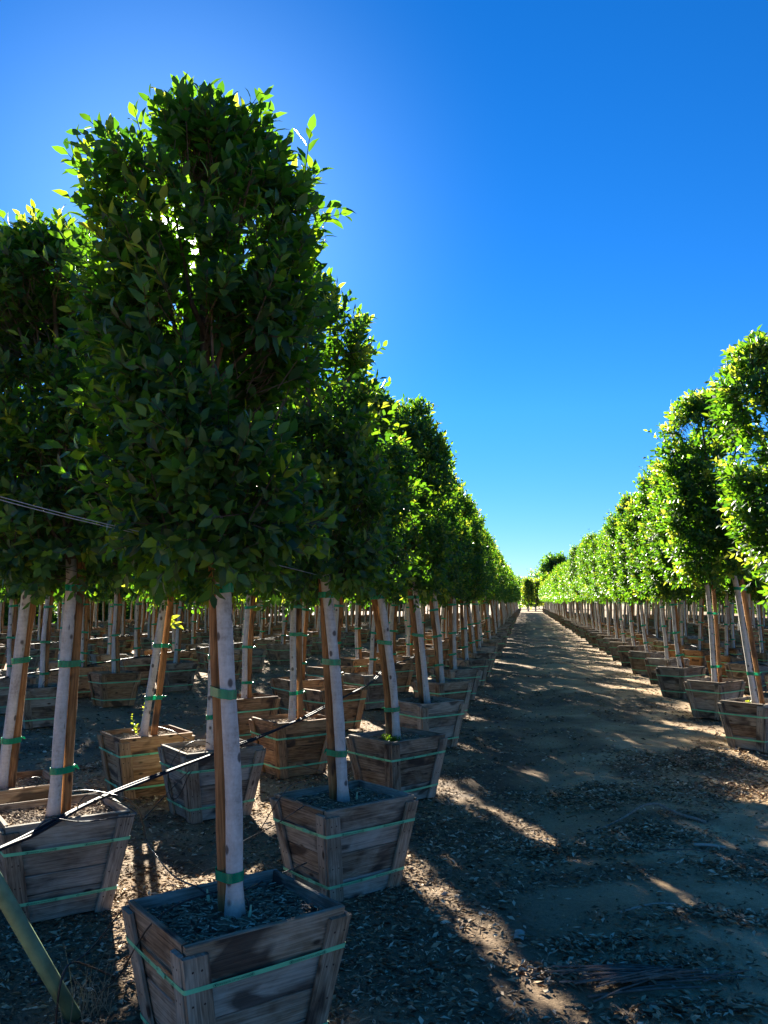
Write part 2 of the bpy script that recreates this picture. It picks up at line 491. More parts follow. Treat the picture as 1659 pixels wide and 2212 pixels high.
# ------------------------------------------------------------------ ground
RNG = np.random.default_rng(11)
def vnoise(x, y, seed, scale):
    """smooth value noise"""
    r = np.random.default_rng(seed)
    T = r.random((128, 128))
    x = x / scale + 1000.0; y = y / scale + 1000.0
    xi = np.floor(x).astype(int); yi = np.floor(y).astype(int)
    fx = x - xi; fy = y - yi
    fx = fx * fx * (3 - 2 * fx); fy = fy * fy * (3 - 2 * fy)
    g = lambda a, c: T[a % 128, c % 128]
    return (g(xi, yi) * (1 - fx) + g(xi + 1, yi) * fx) * (1 - fy) + (g(xi, yi + 1) * (1 - fx) + g(xi + 1, yi + 1) * fx) * fy

SLOPE = 0.168
def ground_z(x, y):
    x = np.asarray(x, float); y = np.asarray(y, float)
    fade = np.clip(1.5 - y / 60.0, 0.15, 1.0)
    u = x - SLOPE * y
    z = (vnoise(x, y, 1, 1.7) - 0.5) * 0.034 + (vnoise(x, y, 2, 0.55) - 0.5) * 0.026 + (vnoise(x, y, 3, 0.19) - 0.5) * 0.018
    # two shallow wheel tracks down the lane
    for c in (0.15, 1.55):
        z = z - 0.030 * np.exp(-((u - c) / 0.26) ** 2)
    z = z + 0.022 * np.exp(-((u - 0.85) / 0.35) ** 2)
    return z * fade - 0.012
def gz(x, y): return float(ground_z(np.array([x]), np.array([y]))[0])

def axis(lo, hi, fine, f0, f1, grow):
    a = list(np.arange(f0, f1, fine))
    st = fine
    while a[-1] < hi: st *= grow; a.append(min(hi, a[-1] + st))
    st = fine; b = [f0]
    while b[-1] > lo: st *= grow; b.append(max(lo, b[-1] - st))
    return np.array(sorted(set(b[1:] + a)))
gx = axis(-1500, 1500, 0.06, -3.5, 4.5, 1.09)
gy = axis(-60, 3000, 0.06, 2.4, 14.0, 1.045)
GX, GY = np.meshgrid(gx, gy)
GV = np.stack([GX.ravel(), GY.ravel(), ground_z(GX.ravel(), GY.ravel())], 1)
nx, ny = len(gx), len(gy)
ii = (np.arange(ny - 1)[:, None] * nx + np.arange(nx - 1)[None, :]).ravel()
def humus(x, y):
    u = x - SLOPE * y
    h = np.exp(-((u + .40) / .75) ** 2) * .95 + (1 / (1 + np.exp((u + .9) * 6))) * .75 + (1 / (1 + np.exp((2.5 - u) * 6))) * .75
    c = vnoise(x, y, 21, .48) * .55 + vnoise(x, y, 22, 1.5) * .45
    h = np.maximum(h * (.45 + .9 * vnoise(x, y, 23, .7)), np.clip((c - .46) * 4.5, 0, .75))
    return np.clip(h, 0, 1) * np.clip(1.6 - np.abs(x) / 60, 0, 1)
HT = humus(GV[:, 0], GV[:, 1])[:, None] * np.ones((1, 3))
tag(link('ground', np_mesh('ground', GV, np.stack([ii, ii + 1, ii + nx + 1, ii + nx], 1), mats=[M['dirt']], tint=HT)), kind='structure')

# ------------------------------------------------------------------ crowns
def unit(a): return a / np.maximum(np.linalg.norm(a, axis=-1, keepdims=True), 1e-9)
PROF_T = np.array([0.0, 0.03, 0.12, 0.30, 0.55, 0.75, 0.88, 0.95, 1.0])
PROF_T1 = np.array([0.30, 0.72, 0.96, 1.00, 0.99, 0.96, 0.86, 0.58, 0.20])
PROF_BOX = np.array([0.30, 0.72, 0.96, 1.00, 0.97, 0.93, 0.82, 0.52, 0.18])
PROF_CONE = np.array([0.26, 0.66, 0.93, 1.00, 0.94, 0.80, 0.62, 0.42, 0.12])
PROF_MID = np.array([0.30, 0.72, 0.96, 1.00, 0.97, 0.89, 0.75, 0.50, 0.16])
def leaves(P, D, Nn, L, Wd, curl, detail):
    """leaf blades from base P, direction D, face normal Nn"""
    n = len(P)
    S = unit(np.cross(D, Nn))
    L = L[:, None]; Wd = Wd[:, None]; curl = curl[:, None]
    if detail == 0:
        V = np.stack([P, P + D * L * .5 + S * Wd, P + D * L - Nn * curl * L, P + D * L * .5 - S * Wd], 1)
        q = np.arange(n)[:, None] * 4 + np.array([[0, 1, 2, 3]])
        return V.reshape(-1, 3), q, None, 4
    fold = 0.22
    m1 = P + D * L * .36 ; m2 = P + D * L * .70 - Nn * curl * L * .35
    tip = P + D * L - Nn * curl * L
    up = Nn * Wd * fold
    V = np.stack([P, m1 + S * Wd + up, m1, m1 - S * Wd + up, m2 + S * Wd * .74 + up * .8, m2, m2 - S * Wd * .74 + up * .8, tip], 1)
    b = np.arange(n)[:, None] * 8
    q = np.concatenate([b + np.array([[1, 4, 5, 2]]), b + np.array([[2, 5, 6, 3]])])
    t = np.concatenate([b + np.array([[0, 1, 2]]), b + np.array([[0, 2, 3]]), b + np.array([[4, 7, 5]]), b + np.array([[5, 7, 6]])])
    return V.reshape(-1, 3), q, t, 8

def crown_mesh(name, seed, H=2.1, Rad=0.5, shoots=900, per=10, size=0.072, detail=1, tilt=(0, 0), young=0.10, hole=0.0, prof=PROF_CONE, gaps=()):
    r = np.random.default_rng(seed)
    n = shoots
    t = r.random(n) ** 0.95
    ph = r.random(n) * 2 * np.pi
    outer = r.random(n) < 0.70
    rf = np.where(outer, 1 - np.abs(r.normal(0, .13, n)), np.sqrt(r.random(n)) * .9)
    stick = r.random(n) < 0.035
    rf = np.where(stick, 1.04 + r.random(n) * .16, rf)
    k1, k2, k3 = r.random(3) * 6.28
    lump = 1 + .09 * np.sin(2 * ph + k1 + 5 * t) + .08 * np.sin(3 * ph + k2 - 9 * t) + .07 * np.sin(5 * ph + 17 * t + k3)
    rad = np.interp(t, PROF_T, prof) * max(Rad - .095 * size / .075, Rad * .72) * lump * rf
    z = t * (H - .17 * size / .074 * min(1, H / 2.1)) + .03
    ax = np.stack([tilt[0] * t, tilt[1] * t], 1)
    out = np.stack([np.cos(ph), np.sin(ph), np.zeros(n)], 1)
    P = out * rad[:, None]; P[:, :2] += ax; P[:, 2] = z
    if hole:                     # clumping: drop shoots where a coarse noise says gap
        c = vnoise(P[:, 0] * 1.0 + P[:, 2] * .35, P[:, 2] + P[:, 1] * .5, seed + 5, .23)
        keep = c > hole
        P, out, t, rf, stick = P[keep], out[keep], t[keep], rf[keep], stick[keep]; n = len(P)
    for (gp, gd, gr_) in gaps:        # openings in the foliage
        w = P - np.array(gp); d_ = np.array(gd)
        dist = np.linalg.norm(w - (w @ d_)[:, None] * d_, axis=1)
        keep = dist > gr_ * (.6 + .8 * r.random(n))
        P, out, t, rf, stick = P[keep], out[keep], t[keep], rf[keep], stick[keep]; n = len(P)
    upw = (.35 + .9 * r.random(n) + 1.0 * np.clip(t - .8, 0, 1) * 4)[:, None]
    upw = np.where((t < .1)[:, None], upw * .2 - .25, upw)
    D = unit(out * (.55 + .5 * r.random(n))[:, None] + np.array([[0, 0, 1.]]) * upw + r.normal(0, .35, (n, 3)))
    SL = (.10 + .10 * r.random(n)) * (size / .072)
    SL = np.where(stick, SL * 1.3, SL)
    is_young = (r.random(n) < young * (1 + 1.5 * (t > .85))) & (rf > .85) & (rf < 1.06)
    LP, LD, LN, LT, LL, LW, LC = [], [], [], [], [], [], []
    A = unit(np.cross(D, r.normal(0, 1, (n, 3)))); B = np.cross(D, A)
    for j in range(per):
        f = (j + .6) / per
        ang = 2.4 * j + r.random(n) * .7
        rad_d = A * np.cos(ang)[:, None] + B * np.sin(ang)[:, None]
        spread = (1.15 - .65 * f)
        ld = unit(rad_d * spread + D * (.45 + .5 * f) + r.normal(0, .16, (n, 3)))
        ln = D * 1.0 - rad_d * .25 + r.normal(0, .30, (n, 3)) + np.array([[0, 0, .3]])
        ln = unit(ln - ld * np.sum(ln * ld, 1, keepdims=True))
        LP.append(P + D * (SL * f)[:, None] + rad_d * .006); LD.append(ld); LN.append(ln)
        base_t = np.clip(.27 + .16 * r.normal(0, 1, n) + .10 * (rf > .9), 0.0, .62)
        yt = np.clip(.66 + .34 * f * r.random(n) + .12, 0, 1)
        LT.append(np.where(is_young & (j > per * .3), yt, np.where(is_young, .55, base_t)))
        LL.append(size * (.75 + .5 * r.random(n)) * (1 - .25 * f))
        LW.append(size * .235 * (.8 + .4 * r.random(n)) * (1 - .2 * f))
        LC.append(r.random(n) * .30 - .02)
    P2, D2, N2 = np.concatenate(LP), np.concatenate(LD), np.concatenate(LN)
    T2, L2, W2, C2 = np.concatenate(LT), np.concatenate(LL), np.concatenate(LW), np.concatenate(LC)
    V, q, tr, k = leaves(P2, D2, N2, L2, W2 * 1.06, C2, detail)
    tint = np.repeat(T2, k)[:, None] * np.ones((1, 3))
    midx = np.zeros(len(q) + (0 if tr is None else len(tr)), int)
    if detail:
        # thin green-brown stems carrying the leaves
        s0 = P - D * .10; s1 = P + D * SL[:, None]
        w = .0022
        sv = np.stack([s0 + A * w, s0 - A * w, s1 - A * w * .6, s1 + A * w * .6, s0 + B * w, s0 - B * w, s1 - B * w * .6, s1 + B * w * .6], 1).reshape(-1, 3)
        b = len(V) + np.arange(n)[:, None] * 8
        q2 = np.concatenate([b + np.array([[0, 1, 2, 3]]), b + np.array([[4, 5, 6, 7]])])
        V = np.concatenate([V, sv]); tint = np.concatenate([tint, np.full((n * 8, 3), .5)])
        midx = np.concatenate([np.zeros(len(q), int), np.ones(len(q2), int), np.zeros(len(tr), int)])
        q = np.concatenate([q, q2])
    return np_mesh(name, V, q, tr, [M['leaf'], M['limb']], midx, tint, smooth=bool(detail))

CROWN_H = 2.1
CROWNS = [crown_mesh('crown_dense', 100 + i, CROWN_H, 0.5, 1450, 10, .080, 1, young=(.12, .20, .10, .16, .12)[i], hole=.29, prof=(PROF_MID, PROF_BOX, PROF_MID, PROF_CONE, PROF_MID)[i]) for i in range(5)]
CROWNS_MID = [crown_mesh('crown_mid', 200 + i, CROWN_H, 0.5, 900, 9, .088, 0, young=.11, hole=.24, prof=(PROF_MID, PROF_CONE)[i % 2]) for i in range(4)]
CROWNS_FAR = [crown_mesh('crown_far', 300 + i, CROWN_H, 0.5, 230, 7, .18, 0, young=.10) for i in range(3)]

# ------------------------------------------------------------------ trunks, stakes, ties
SOIL_Z = 0.474
def trunk_mesh(name, pts, radii, crown_base, crown_h, crown_r, seed, limbs=9, sides=12):
    rr = random.Random(seed)
    b = MB()
    # densify
    P = [Vector(p) for p in pts]
    Q, RQ = [], []
    for i in range(len(P) - 1):
        k = max(1, int((P[i + 1] - P[i]).length / 0.09))
        for j in range(k):
            Q.append(P[i].lerp(P[i + 1], j / k)); RQ.append(radii[i] + (radii[i + 1] - radii[i]) * j / k)
    Q.append(P[-1]); RQ.append(radii[-1])
    # smooth the corners
    for _ in range(3):
        Q = [Q[0]] + [(Q[i - 1] + Q[i] * 2 + Q[i + 1]) / 4 for i in range(1, len(Q) - 1)] + [Q[-1]]
    RQ = [r * (1 + rr.uniform(-.05, .05)) for r in RQ]
    RQ[0] *= 1.16
    cut = next((i for i, q in enumerate(Q) if q.z > crown_base + .12), len(Q) - 2)
    cut = max(1, min(cut, len(Q) - 2))
    b.ring_tube(Q[:cut + 1], RQ[:cut + 1], sides, wob=.012, rr=rr)
    b.ring_tube(Q[cut:], RQ[cut:], sides, wob=.012, rr=rr, mat=1)
    # limbs inside the crown
    top = Q[-1]
    base = None
    for q in Q:
        if q.z >= crown_base - .05: base = q.copy(); break
    base = base or top
    for k in range(limbs):
        h = rr.uniform(0, .7) * (top.z - base.z)
        s = base.lerp(top, h / max(.01, top.z - base.z))
        a = k * 2.4 + rr.uniform(-.5, .5)
        o = Vector((math.cos(a), math.sin(a), 0))
        l = rr.uniform(.55, .95) * crown_r
        e = s + o * l * .6 + Vector((0, 0, l * rr.uniform(.7, 1.5)))
        mid = s.lerp(e, .5) + o * l * .14
        r0 = rr.uniform(.008, .015)
        b.ring_tube([s, mid, e, e + o * l * .25 + Vector((0, 0, .18))], [r0, r0 * .75, r0 * .5, r0 * .25], 5, mat=1, cap=False)
    return b.mesh(name, [M['bark'], M['limb']], smooth=True)

def stake_mesh(name, pts, r=.030, seed=0, sides=10):
    rr = random.Random(seed)
    b = MB()
    Q = []
    P = [Vector(p) for p in pts]
    for i in range(len(P) - 1):
        for j in range(5): Q.append(P[i].lerp(P[i + 1], j / 5))
    Q.append(P[-1])
    b.ring_tube(Q, [r * rr.uniform(.95, 1.05) for _ in Q], sides, wob=.03, rr=rr, tint=(.5, .4, rr.random()))
    return b.mesh(name, [M['stake']], smooth=True)

def at_height(pts, z):
    for a, c in zip(pts, pts[1:]):
        if a[2] <= z <= c[2]:
            return Vector(a).lerp(Vector(c), (z - a[2]) / (c[2] - a[2]))
    return Vector(pts[-1])

def tie_mesh(name, c1, r1, c2, r2, z, seed, w=.034):
    """a flat tape pulled round trunk and stake, with a small knotted tail"""
    rr = random.Random(seed)
    c1 = Vector((c1[0], c1[1])); c2 = Vector((c2[0], c2[1]))
    pts = []
    for c, r in ((c1, r1 + .004), (c2, r2 + .004)):
        for k in range(20):
            a = 2 * math.pi * k / 20
            pts.append((c.x + r * math.cos(a), c.y + r * math.sin(a)))
    pts = sorted(set(pts))
    def half(ps):
        h = []
        for p in ps:
            while len(h) > 1 and (h[-1][0] - h[-2][0]) * (p[1] - h[-2][1]) - (h[-1][1] - h[-2][1]) * (p[0] - h[-2][0]) <= 0: h.pop()
            h.append(p)
        return h[:-1]
    hull = half(pts) + half(pts[::-1])
    n = len(hull)
    b = MB()
    cx = sum(p[0] for p in hull) / n; cy = sum(p[1] for p in hull) / n
    skew = rr.uniform(-.12, .12)
    rings = []
    for (x, y) in hull:
        dz = skew * (x - cx) + rr.uniform(-.0015, .0015)
        d = Vector((x - cx, y - cy, 0)).normalized() * .0022
        p = Vector((x, y, z + dz))
        rings.append([p + Vector((0, 0, w / 2)), p + d + Vector((0, 0, w / 2)), p + d - Vector((0, 0, w / 2)), p - Vector((0, 0, w / 2))])
    for i in range(n):
        A, B = rings[i], rings[(i + 1) % n]
        for k in range(4): b.poly([A[k], A[(k + 1) % 4], B[(k + 1) % 4], B[k]])
    # knot and tail on the stake's side
    d = (c2 - c1).normalized()
    k0 = Vector((c2.x + d.x * (r2 + .008), c2.y + d.y * (r2 + .008), z))
    t = [k0, k0 + Vector((d.x * .018, d.y * .018, .004)), k0 + Vector((d.x * .034, d.y * .034, rr.uniform(-.02, .014)))]
    b.ring_tube(t, [.007, .011, .004], 6, squash=.5)
    return b.mesh(name, [M['tape']])

TV = []
for i in range(6):
    rr = random.Random(40 + i)
    zz = [SOIL_Z - .03, .75, 1.05, 1.35, 1.65, 2.1, 2.7, 3.3]
    pts = [Vector((0, 0, zz[0]))]
    x = y = 0
    for z in zz[1:]:
        x += rr.uniform(-.03, .03); y += rr.uniform(-.02, .02)
        pts.append(Vector((x, y, z)))
    rad = [.036, .033, .031, .030, .029, .025, .018, .011]
    off = Vector((.063, .012, 0))
    sp = [pts[0] + off, at_height(pts, 1.0) + off * .98, at_height(pts, 1.7) + off * .95 + Vector((0, .01, 0)), at_height(pts, 2.25) + off * .9]
    ties = []
    for z in (rr.uniform(.66, .78), rr.uniform(1.08, 1.2), rr.uniform(1.5, 1.6)):
        ties.append(tie_mesh('tie_tape', at_height(pts, z), .0325, at_height(sp, z), .030, z, rr.random()))
    TV.append(dict(trunk=trunk_mesh('trunk', pts, rad, 1.72, CROWN_H, .5, i), stake=stake_mesh('stake', sp, .030, i), ties=ties))

# ------------------------------------------------------------------ crates
CR_H = 0.515
HW, HL, BOT = 0.318, 0.270, 0.71             # half rim sizes, bottom scale
PT, BT = 0.022, 0.018                        # panel and batten thickness
def corner(su, sl, z, grow=0.0):
    k = BOT + (1 - BOT) * z / CR_H
    return Vector((su * (HW * k + grow), sl * (HL * k + grow), z))
SIDES = [((-1, -1), (1, -1)), ((1, -1), (1, 1)), ((1, 1), (-1, 1)), ((-1, 1), (-1, -1))]
def side_geo(s):
    (a, b), (c, d) = SIDES[s]
    T0, T1, B0, B1 = corner(a, b, CR_H), corner(c, d, CR_H), corner(a, b, 0), corner(c, d, 0)
    n = (T1 - T0).cross(B0 - T0); n.normalize()
    if n.dot((T0 + T1) / 2 - Vector((0, 0, CR_H / 2))) < 0: n.negate()
    return T0, T1, B0, B1, n
def panel_mesh(s, rr, seg=5, b=None):
    own = b is None
    b = b or MB()
    T0, T1, B0, B1, n = side_geo(s)
    inset = PT + .0015 if s % 2 else 0.0      # two sides sit between the other two
    ln = (T1 - T0).length
    np_ = rr.choice((3, 4, 4, 4))
    cuts = [0]
    for i in range(np_): cuts.append(cuts[-1] + rr.uniform(.8, 1.25))
    cuts = [c / cuts[-1] for c in cuts]
    cuts[0] = -rr.uniform(0, .012)
    for i in range(np_):
        v0, v1 = cuts[i] + (.004 if i else 0), cuts[i + 1] - .003
        def P(u, v):
            A = T0.lerp(B0, v); C = T1.lerp(B1, v)
            k = inset / ln
            return A.lerp(C, k + (1 - 2 * k) * u)
        d = rr.uniform(-.002, .002)
        e0 = rr.uniform(0, .006) / ln; e1 = rr.uniform(0, .006) / ln
        q = [P(e0, v0) - n * (PT - d), P(1 - e1, v0) - n * (PT - d), P(e0, v1) - n * (PT - d), P(1 - e1, v1) - n * (PT - d)]
        b.plank(*q, n, PT, seg, .0028, .0012, 0, (rr.uniform(.25, .75), rr.uniform(.1, .9), rr.random()), (rr.random() * 5, rr.random() * 3), rr)
    return b.mesh('side_panel', [M['crate']]) if own else None
def batten_mesh(s, end, rr, seg=4, b=None):
    own = b is None
    b = b or MB()
    T0, T1, B0, B1, n = side_geo(s)
    w = rr.uniform(.062, .078)
    u = (T1 - T0).normalized()
    if end: T0, B0, u = T1, B1, -u
    ext = (BT + .0012) if s % 2 == 0 else -.0005   # front and back battens cover the ends of the side ones
    drop0 = rr.uniform(.012, .03); drop1 = rr.uniform(-.004, .010)
    t0 = T0.lerp(B0, drop0 / CR_H); b0 = B0.lerp(T0, drop1 / CR_H)
    o = n * .0045
    q = [t0 - u * ext + o, b0 - u * ext + o, t0 + u * w + o, b0 + u * (w + rr.uniform(-.006, .006)) + o]
    b.plank(q[0], q[1], q[2], q[3], n, BT, seg, .003, .0012, 0 if own else 1, (rr.uniform(.3, .75), rr.uniform(.1, .8), rr.random()), (rr.random() * 5, rr.random() * 3), rr)
    if own:
        for v in (.10, .34, .58, .84):
            for k in (.3, .7):
                c = q[0].lerp(q[1], v).lerp(q[2].lerp(q[3], v), k + rr.uniform(-.08, .08)) + n * (BT + .0008)
                a1 = (q[1] - q[0]).normalized(); a2 = n.cross(a1)
                b.poly([c + a1 * .0045 * math.cos(t * 1.047) + a2 * .0045 * math.sin(t * 1.047) for t in range(6)], 1)
    return b.mesh('batten', [M['batten'], M['nail']]) if own else None
def strap_mesh(frac, rr, b=None, slack=.0):
    own = b is None
    b = b or MB()
    z = CR_H * (1 - frac)
    w = .0165
    loop = []
    g = .0245 + slack
    cr = .012
    cor = [corner(a, c, z, g) for a, c in ((-1, -1), (1, -1), (1, 1), (-1, 1))]
    jz = [rr.uniform(-.008, .008) for _ in cor]
    for i, c in enumerate(cor):
        c = c + Vector((0, 0, jz[i])); cor[i] = c
    for i in range(4):
        c, p, q = cor[i], cor[i - 1], cor[(i + 1) % 4]
        a = c + (p - c).normalized() * cr; d = c + (q - c).normalized() * cr
        for k in range(4):
            t = k / 3
            loop.append((a * (1 - t) ** 2 + c * 2 * t * (1 - t) + d * t * t))
        for k in (1, 2, 3):
            t = k / 4
            loop.append(d.lerp(q + (c - q).normalized() * cr, t) + Vector((0, 0, -.0025 * math.sin(math.pi * t))))
    n = len(loop)
    slope = Vector((0, 0, 1))
    R4 = []
    for p in loop:
        o = Vector((p.x / HW, p.y / HL, 0)).normalized()
        up = (Vector((0, 0, 1)) + o * .17).normalized()
        R4.append([p + up * w / 2, p + up * w / 2 + o * .0014, p - up * w / 2 + o * .0014, p - up * w / 2])
    for i in range(n):
        A, B = R4[i], R4[(i + 1) % n]
        for k in range(4):
            b.poly([A[k], A[(k + 1) % 4], B[(k + 1) % 4], B[k]], 0 if own else 2)
    b.cor = cor
    if own:                       # crimped seal and a loose tail
        L = (cor[0] - cor[3]).normalized(); c = cor[3].lerp(cor[0], .62)
        o = Vector((-1, 0, .1)); up = Vector((.17, 0, 1)).normalized()
        for dx, hw, hh, dz in ((0, .016, .0095, .0030), (.03, .03, .0075, .0022)):
            m = c + L * dx + o * dz
            b.poly([m - L * hw - up * hh, m + L * hw - up * hh + o * dx * .2, m + L * hw + up * hh + o * dx * .2, m - L * hw + up * hh], 0)
    return (b.mesh('strap', [M['strap']]), cor) if own else None
def soil_mesh(seed, chips=420, res=14, b=None):
    rr = random.Random(seed)
    own = b is None
    b = b or MB()
    k = BOT + (1 - BOT) * SOIL_Z / CR_H
    hw, hl = HW * k - PT * .6, HL * k - PT * .6
    hgt = {}
    for i in range(res + 1):
        for j in range(res + 1):
            x, y = -hw + 2 * hw * i / res, -hl + 2 * hl * j / res
            hgt[i, j] = Vector((x, y, SOIL_Z + rr.uniform(-.006, .006) + .012 * math.exp(-(x * x + y * y) / .02) - .006))
    for i in range(res):
        for j in range(res):
            t = rr.uniform(.1, .45)
            b.poly([hgt[i, j], hgt[i + 1, j], hgt[i + 1, j + 1], hgt[i, j + 1]], 0 if own else 3, (t, t, t))
    for _ in range(chips):
        x, y = rr.uniform(-hw, hw) * .98, rr.uniform(-hl, hl) * .98
        l, w = rr.uniform(.006, .020), rr.uniform(.0025, .006)
        if rr.random() < .04: l *= 2.5
        a = rr.uniform(0, 6.28); z = SOIL_Z + rr.uniform(.0, .012)
        d = Vector((math.cos(a), math.sin(a), rr.uniform(-.25, .25))); s = Vector((-d.y, d.x, rr.uniform(-.3, .3)))
        c = Vector((x, y, z)); t = min(1, max(0, rr.gauss(.56, .25)))
        up = Vector((0, 0, w * .5))
        b.poly([c - d * l - s * w, c + d * l - s * w * .6, c + d * l * .9 + up, c - d * l * .9 + up], 0 if own else 3, (t, t, t))
        b.poly([c - d * l * .9 + up, c + d * l * .9 + up, c + d * l + s * w * .6, c - d * l + s * w], 0 if own else 3, (t, t, t))
    return b.mesh('soil', [M['mulch']]) if own else None

CP = []
for v in range(5):
    rr = random.Random(500 + v)
    d = dict(panels=[panel_mesh(s, rr) for s in range(4)],
             battens=[batten_mesh(s, e, rr) for s in range(4) for e in (0, 1)],
             straps=[strap_mesh(.27, rr), strap_mesh(.79, rr)],
             soil=soil_mesh(600 + v, 1500, 16), soil_lo=soil_mesh(600 + v, 260, 8))
    CP.append(d)
CFAR = []
for v in range(4):
    rr = random.Random(540 + v)
    b = MB()
    for s in range(4):
        panel_mesh(s, rr, 1, b)
        for e in (0, 1): batten_mesh(s, e, rr, 1, b)
    strap_mesh(.27, rr, b); strap_mesh(.79, rr, b)
    soil_mesh(700 + v, 60, 3, b)
    CFAR.append(b.mesh('crate_far', [M['crate'], M['batten'], M['strap'], M['mulch']]))

# ------------------------------------------------------------------ the plan of the nursery: rows, trees, labels
ORD = ['front-most', 'second', 'third', 'fourth', 'fifth', 'sixth', 'seventh', 'eighth', 'ninth', 'tenth', 'eleventh', 'twelfth', 'thirteenth',
       'fourteenth', 'fifteenth', 'sixteenth', 'seventeenth', 'eighteenth', 'nineteenth', 'twentieth']
def in_view(x, y, pad=1.4): return y > 2 and -.462 * y - pad < x < .462 * y + pad

class T: pass
near = []                                    # trees measured one by one
def measured(row, base, trunk, stake, ties, top, cx_bot, cx_top, cbot, cr, yaw, var, crown):
    t = T(); t.row, t.var, t.crown, t.yaw = row, var, crown, R(yaw)
    t.pos = atz(base[0], base[1], SOIL_Z); t.meas = True
    Y = t.pos.y
    t.trunk = [aty(x, y, Y) for x, y in trunk]
    t.stake = [aty(x, y, Y + .055) for x, y in stake]
    t.ties = ties
    t.cb = aty(cx_bot, cbot, Y); t.ct = aty(cx_top, top, Y); t.cr = cr
    near.append(t); return t
T1 = measured('L1', (508, 1978), [(508, 1985), (505, 1900), (508, 1700), (500, 1600), (490, 1500), (487, 1400), (485, 1290), (480, 1215)],
              [(487, 1975), (484, 1830), (478, 1600), (469, 1400), (466, 1215)], (1272, 1497, 1893), 246, 452, 432, 1232, .445, 36.5, 0, None)
T2 = measured('L1', (743, 1733), [(743, 1738), (738, 1680), (733, 1560), (727, 1480), (720, 1400), (712, 1330), (703, 1250)],
              [(722, 1732), (712, 1500), (698, 1255)], (1285, 1430, 1627), 592, 688, 652, 1282, .44, 39, 1, 1)
T3 = measured('L1', (857, 1598), [(857, 1602), (856, 1560), (850, 1480), (842, 1420), (830, 1340), (818, 1260)],
              [(841, 1596), (837, 1500), (822, 1380), (804, 1262)], (1290, 1388, 1533), 835, 798, 775, 1285, .47, 43, 2, 2)
T4 = measured('L1', (924, 1521), [(924, 1524), (915, 1430), (905, 1340), (894, 1262)],
              [(911, 1520), (900, 1400), (884, 1262)], (1290, 1372), 862, 893, 890, 1282, .48, 38, 3, 3)
A_ = measured('L2', (125, 1763), [(113, 1770), (122, 1700), (126, 1600), (135, 1500), (145, 1380), (158, 1245)],
              [(141, 1762), (150, 1600), (158, 1480), (173, 1245)], (1270, 1434, 1664), 482, 150, 108, 1262, .52, 34, 4, 4)
B_ = measured('L2', (457, 1622), [(454, 1628), (455, 1560), (458, 1460), (463, 1280)],
              [(473, 1626), (474, 1460), (478, 1280)], (1300, 1420, 1548), 720, 465, 440, 1290, .43, 35.3, 1, 0)
C_ = measured('L2', (632, 1560), [(630, 1565), (634, 1480), (632, 1380), (635, 1270)],
              [(649, 1562), (646, 1400), (646, 1270)], (1310, 1370, 1497), 800, 635, 620, 1288, .43, 36, 2, 2)
E_ = measured('L3', (5, 1705), [(2, 1710), (10, 1640), (30, 1500), (48, 1350), (62, 1250)],
              [(22, 1704), (38, 1560), (55, 1400), (76, 1250)], (1427, 1600), 575, 75, 65, 1262, .5, 35, 3, 1)
F_ = measured('L3', (315, 1592), [(308, 1597), (320, 1520), (336, 1420), (357, 1280)],
              [(331, 1595), (346, 1480), (370, 1280)], (1395, 1508), 745, 380, 370, 1288, .43, 35.9, 0, 3)
R1 = measured('R1', (1633, 1522), [(1633, 1526), (1620, 1450), (1607, 1370), (1590, 1255)],
              [(1648, 1524), (1632, 1430), (1602, 1255)], (1272, 1456), 850, 1560, 1508, 1255, .52, 38, 4, 1)
R2 = measured('R1', (1544, 1476), [(1544, 1480), (1540, 1420), (1535, 1340), (1527, 1255)],
              [(1556, 1478), (1550, 1380), (1540, 1255)], (1325, 1440), 985, 1505, 1455, 1262, .52, 38, 0, 3)
LEAN = {'L1': -5.5, 'R1': -4.0}
rows = {  # name: (x at y = 0, first y, spacing)
    'L1': (-1.14, 12.14, 2.22), 'L2': (-2.45, 11.12, 2.22), 'L3': (-3.40, 10.22, 2.22),
    'R1': (2.72, 14.73, 2.22), 'R2': (4.10, 11.3, 2.15), 'R3': (5.15, 12.0, 2.2),
    'M1': (-6.50, 11.4, 2.15), 'M2': (-7.80, 12.6, 2.1), 'M3': (-8.80, 13.6, 2.15),
    'N1': (-11.6, 17.5, 2.15), 'N2': (-12.9, 18.6, 2.1), 'N3': (-13.9, 19.8, 2.15),
    'O1': (-16.7, 26.0, 2.15), 'O2': (-18.0, 27.0, 2.1), 'O3': (-19.0, 28.0, 2.15),
    'P1': (-21.8, 34.0, 2.2), 'P2': (-23.1, 35.0, 2.2), 'P3': (-24.1, 36.0, 2.2),
    'S1': (8.3, 18.0, 2.15), 'S2': (9.6, 20.5, 2.15), 'S3': (10.6, 22.5, 2.15),
    'U1': (13.4, 29.0, 2.2), 'U2': (14.7, 31.0, 2.2), 'U3': (15.7, 33.0, 2.2),
}
YMAX = dict(L1=122, R1=122, L2=122, R2=122, L3=70, R3=70, M1=80, M2=75, M3=75, N1=70, N2=70, N3=70, O1=70, O2=70, O3=70, P1=70, P2=70, P3=70, S1=70, S2=70, S3=70, U1=70, U2=70, U3=70)
plan = []
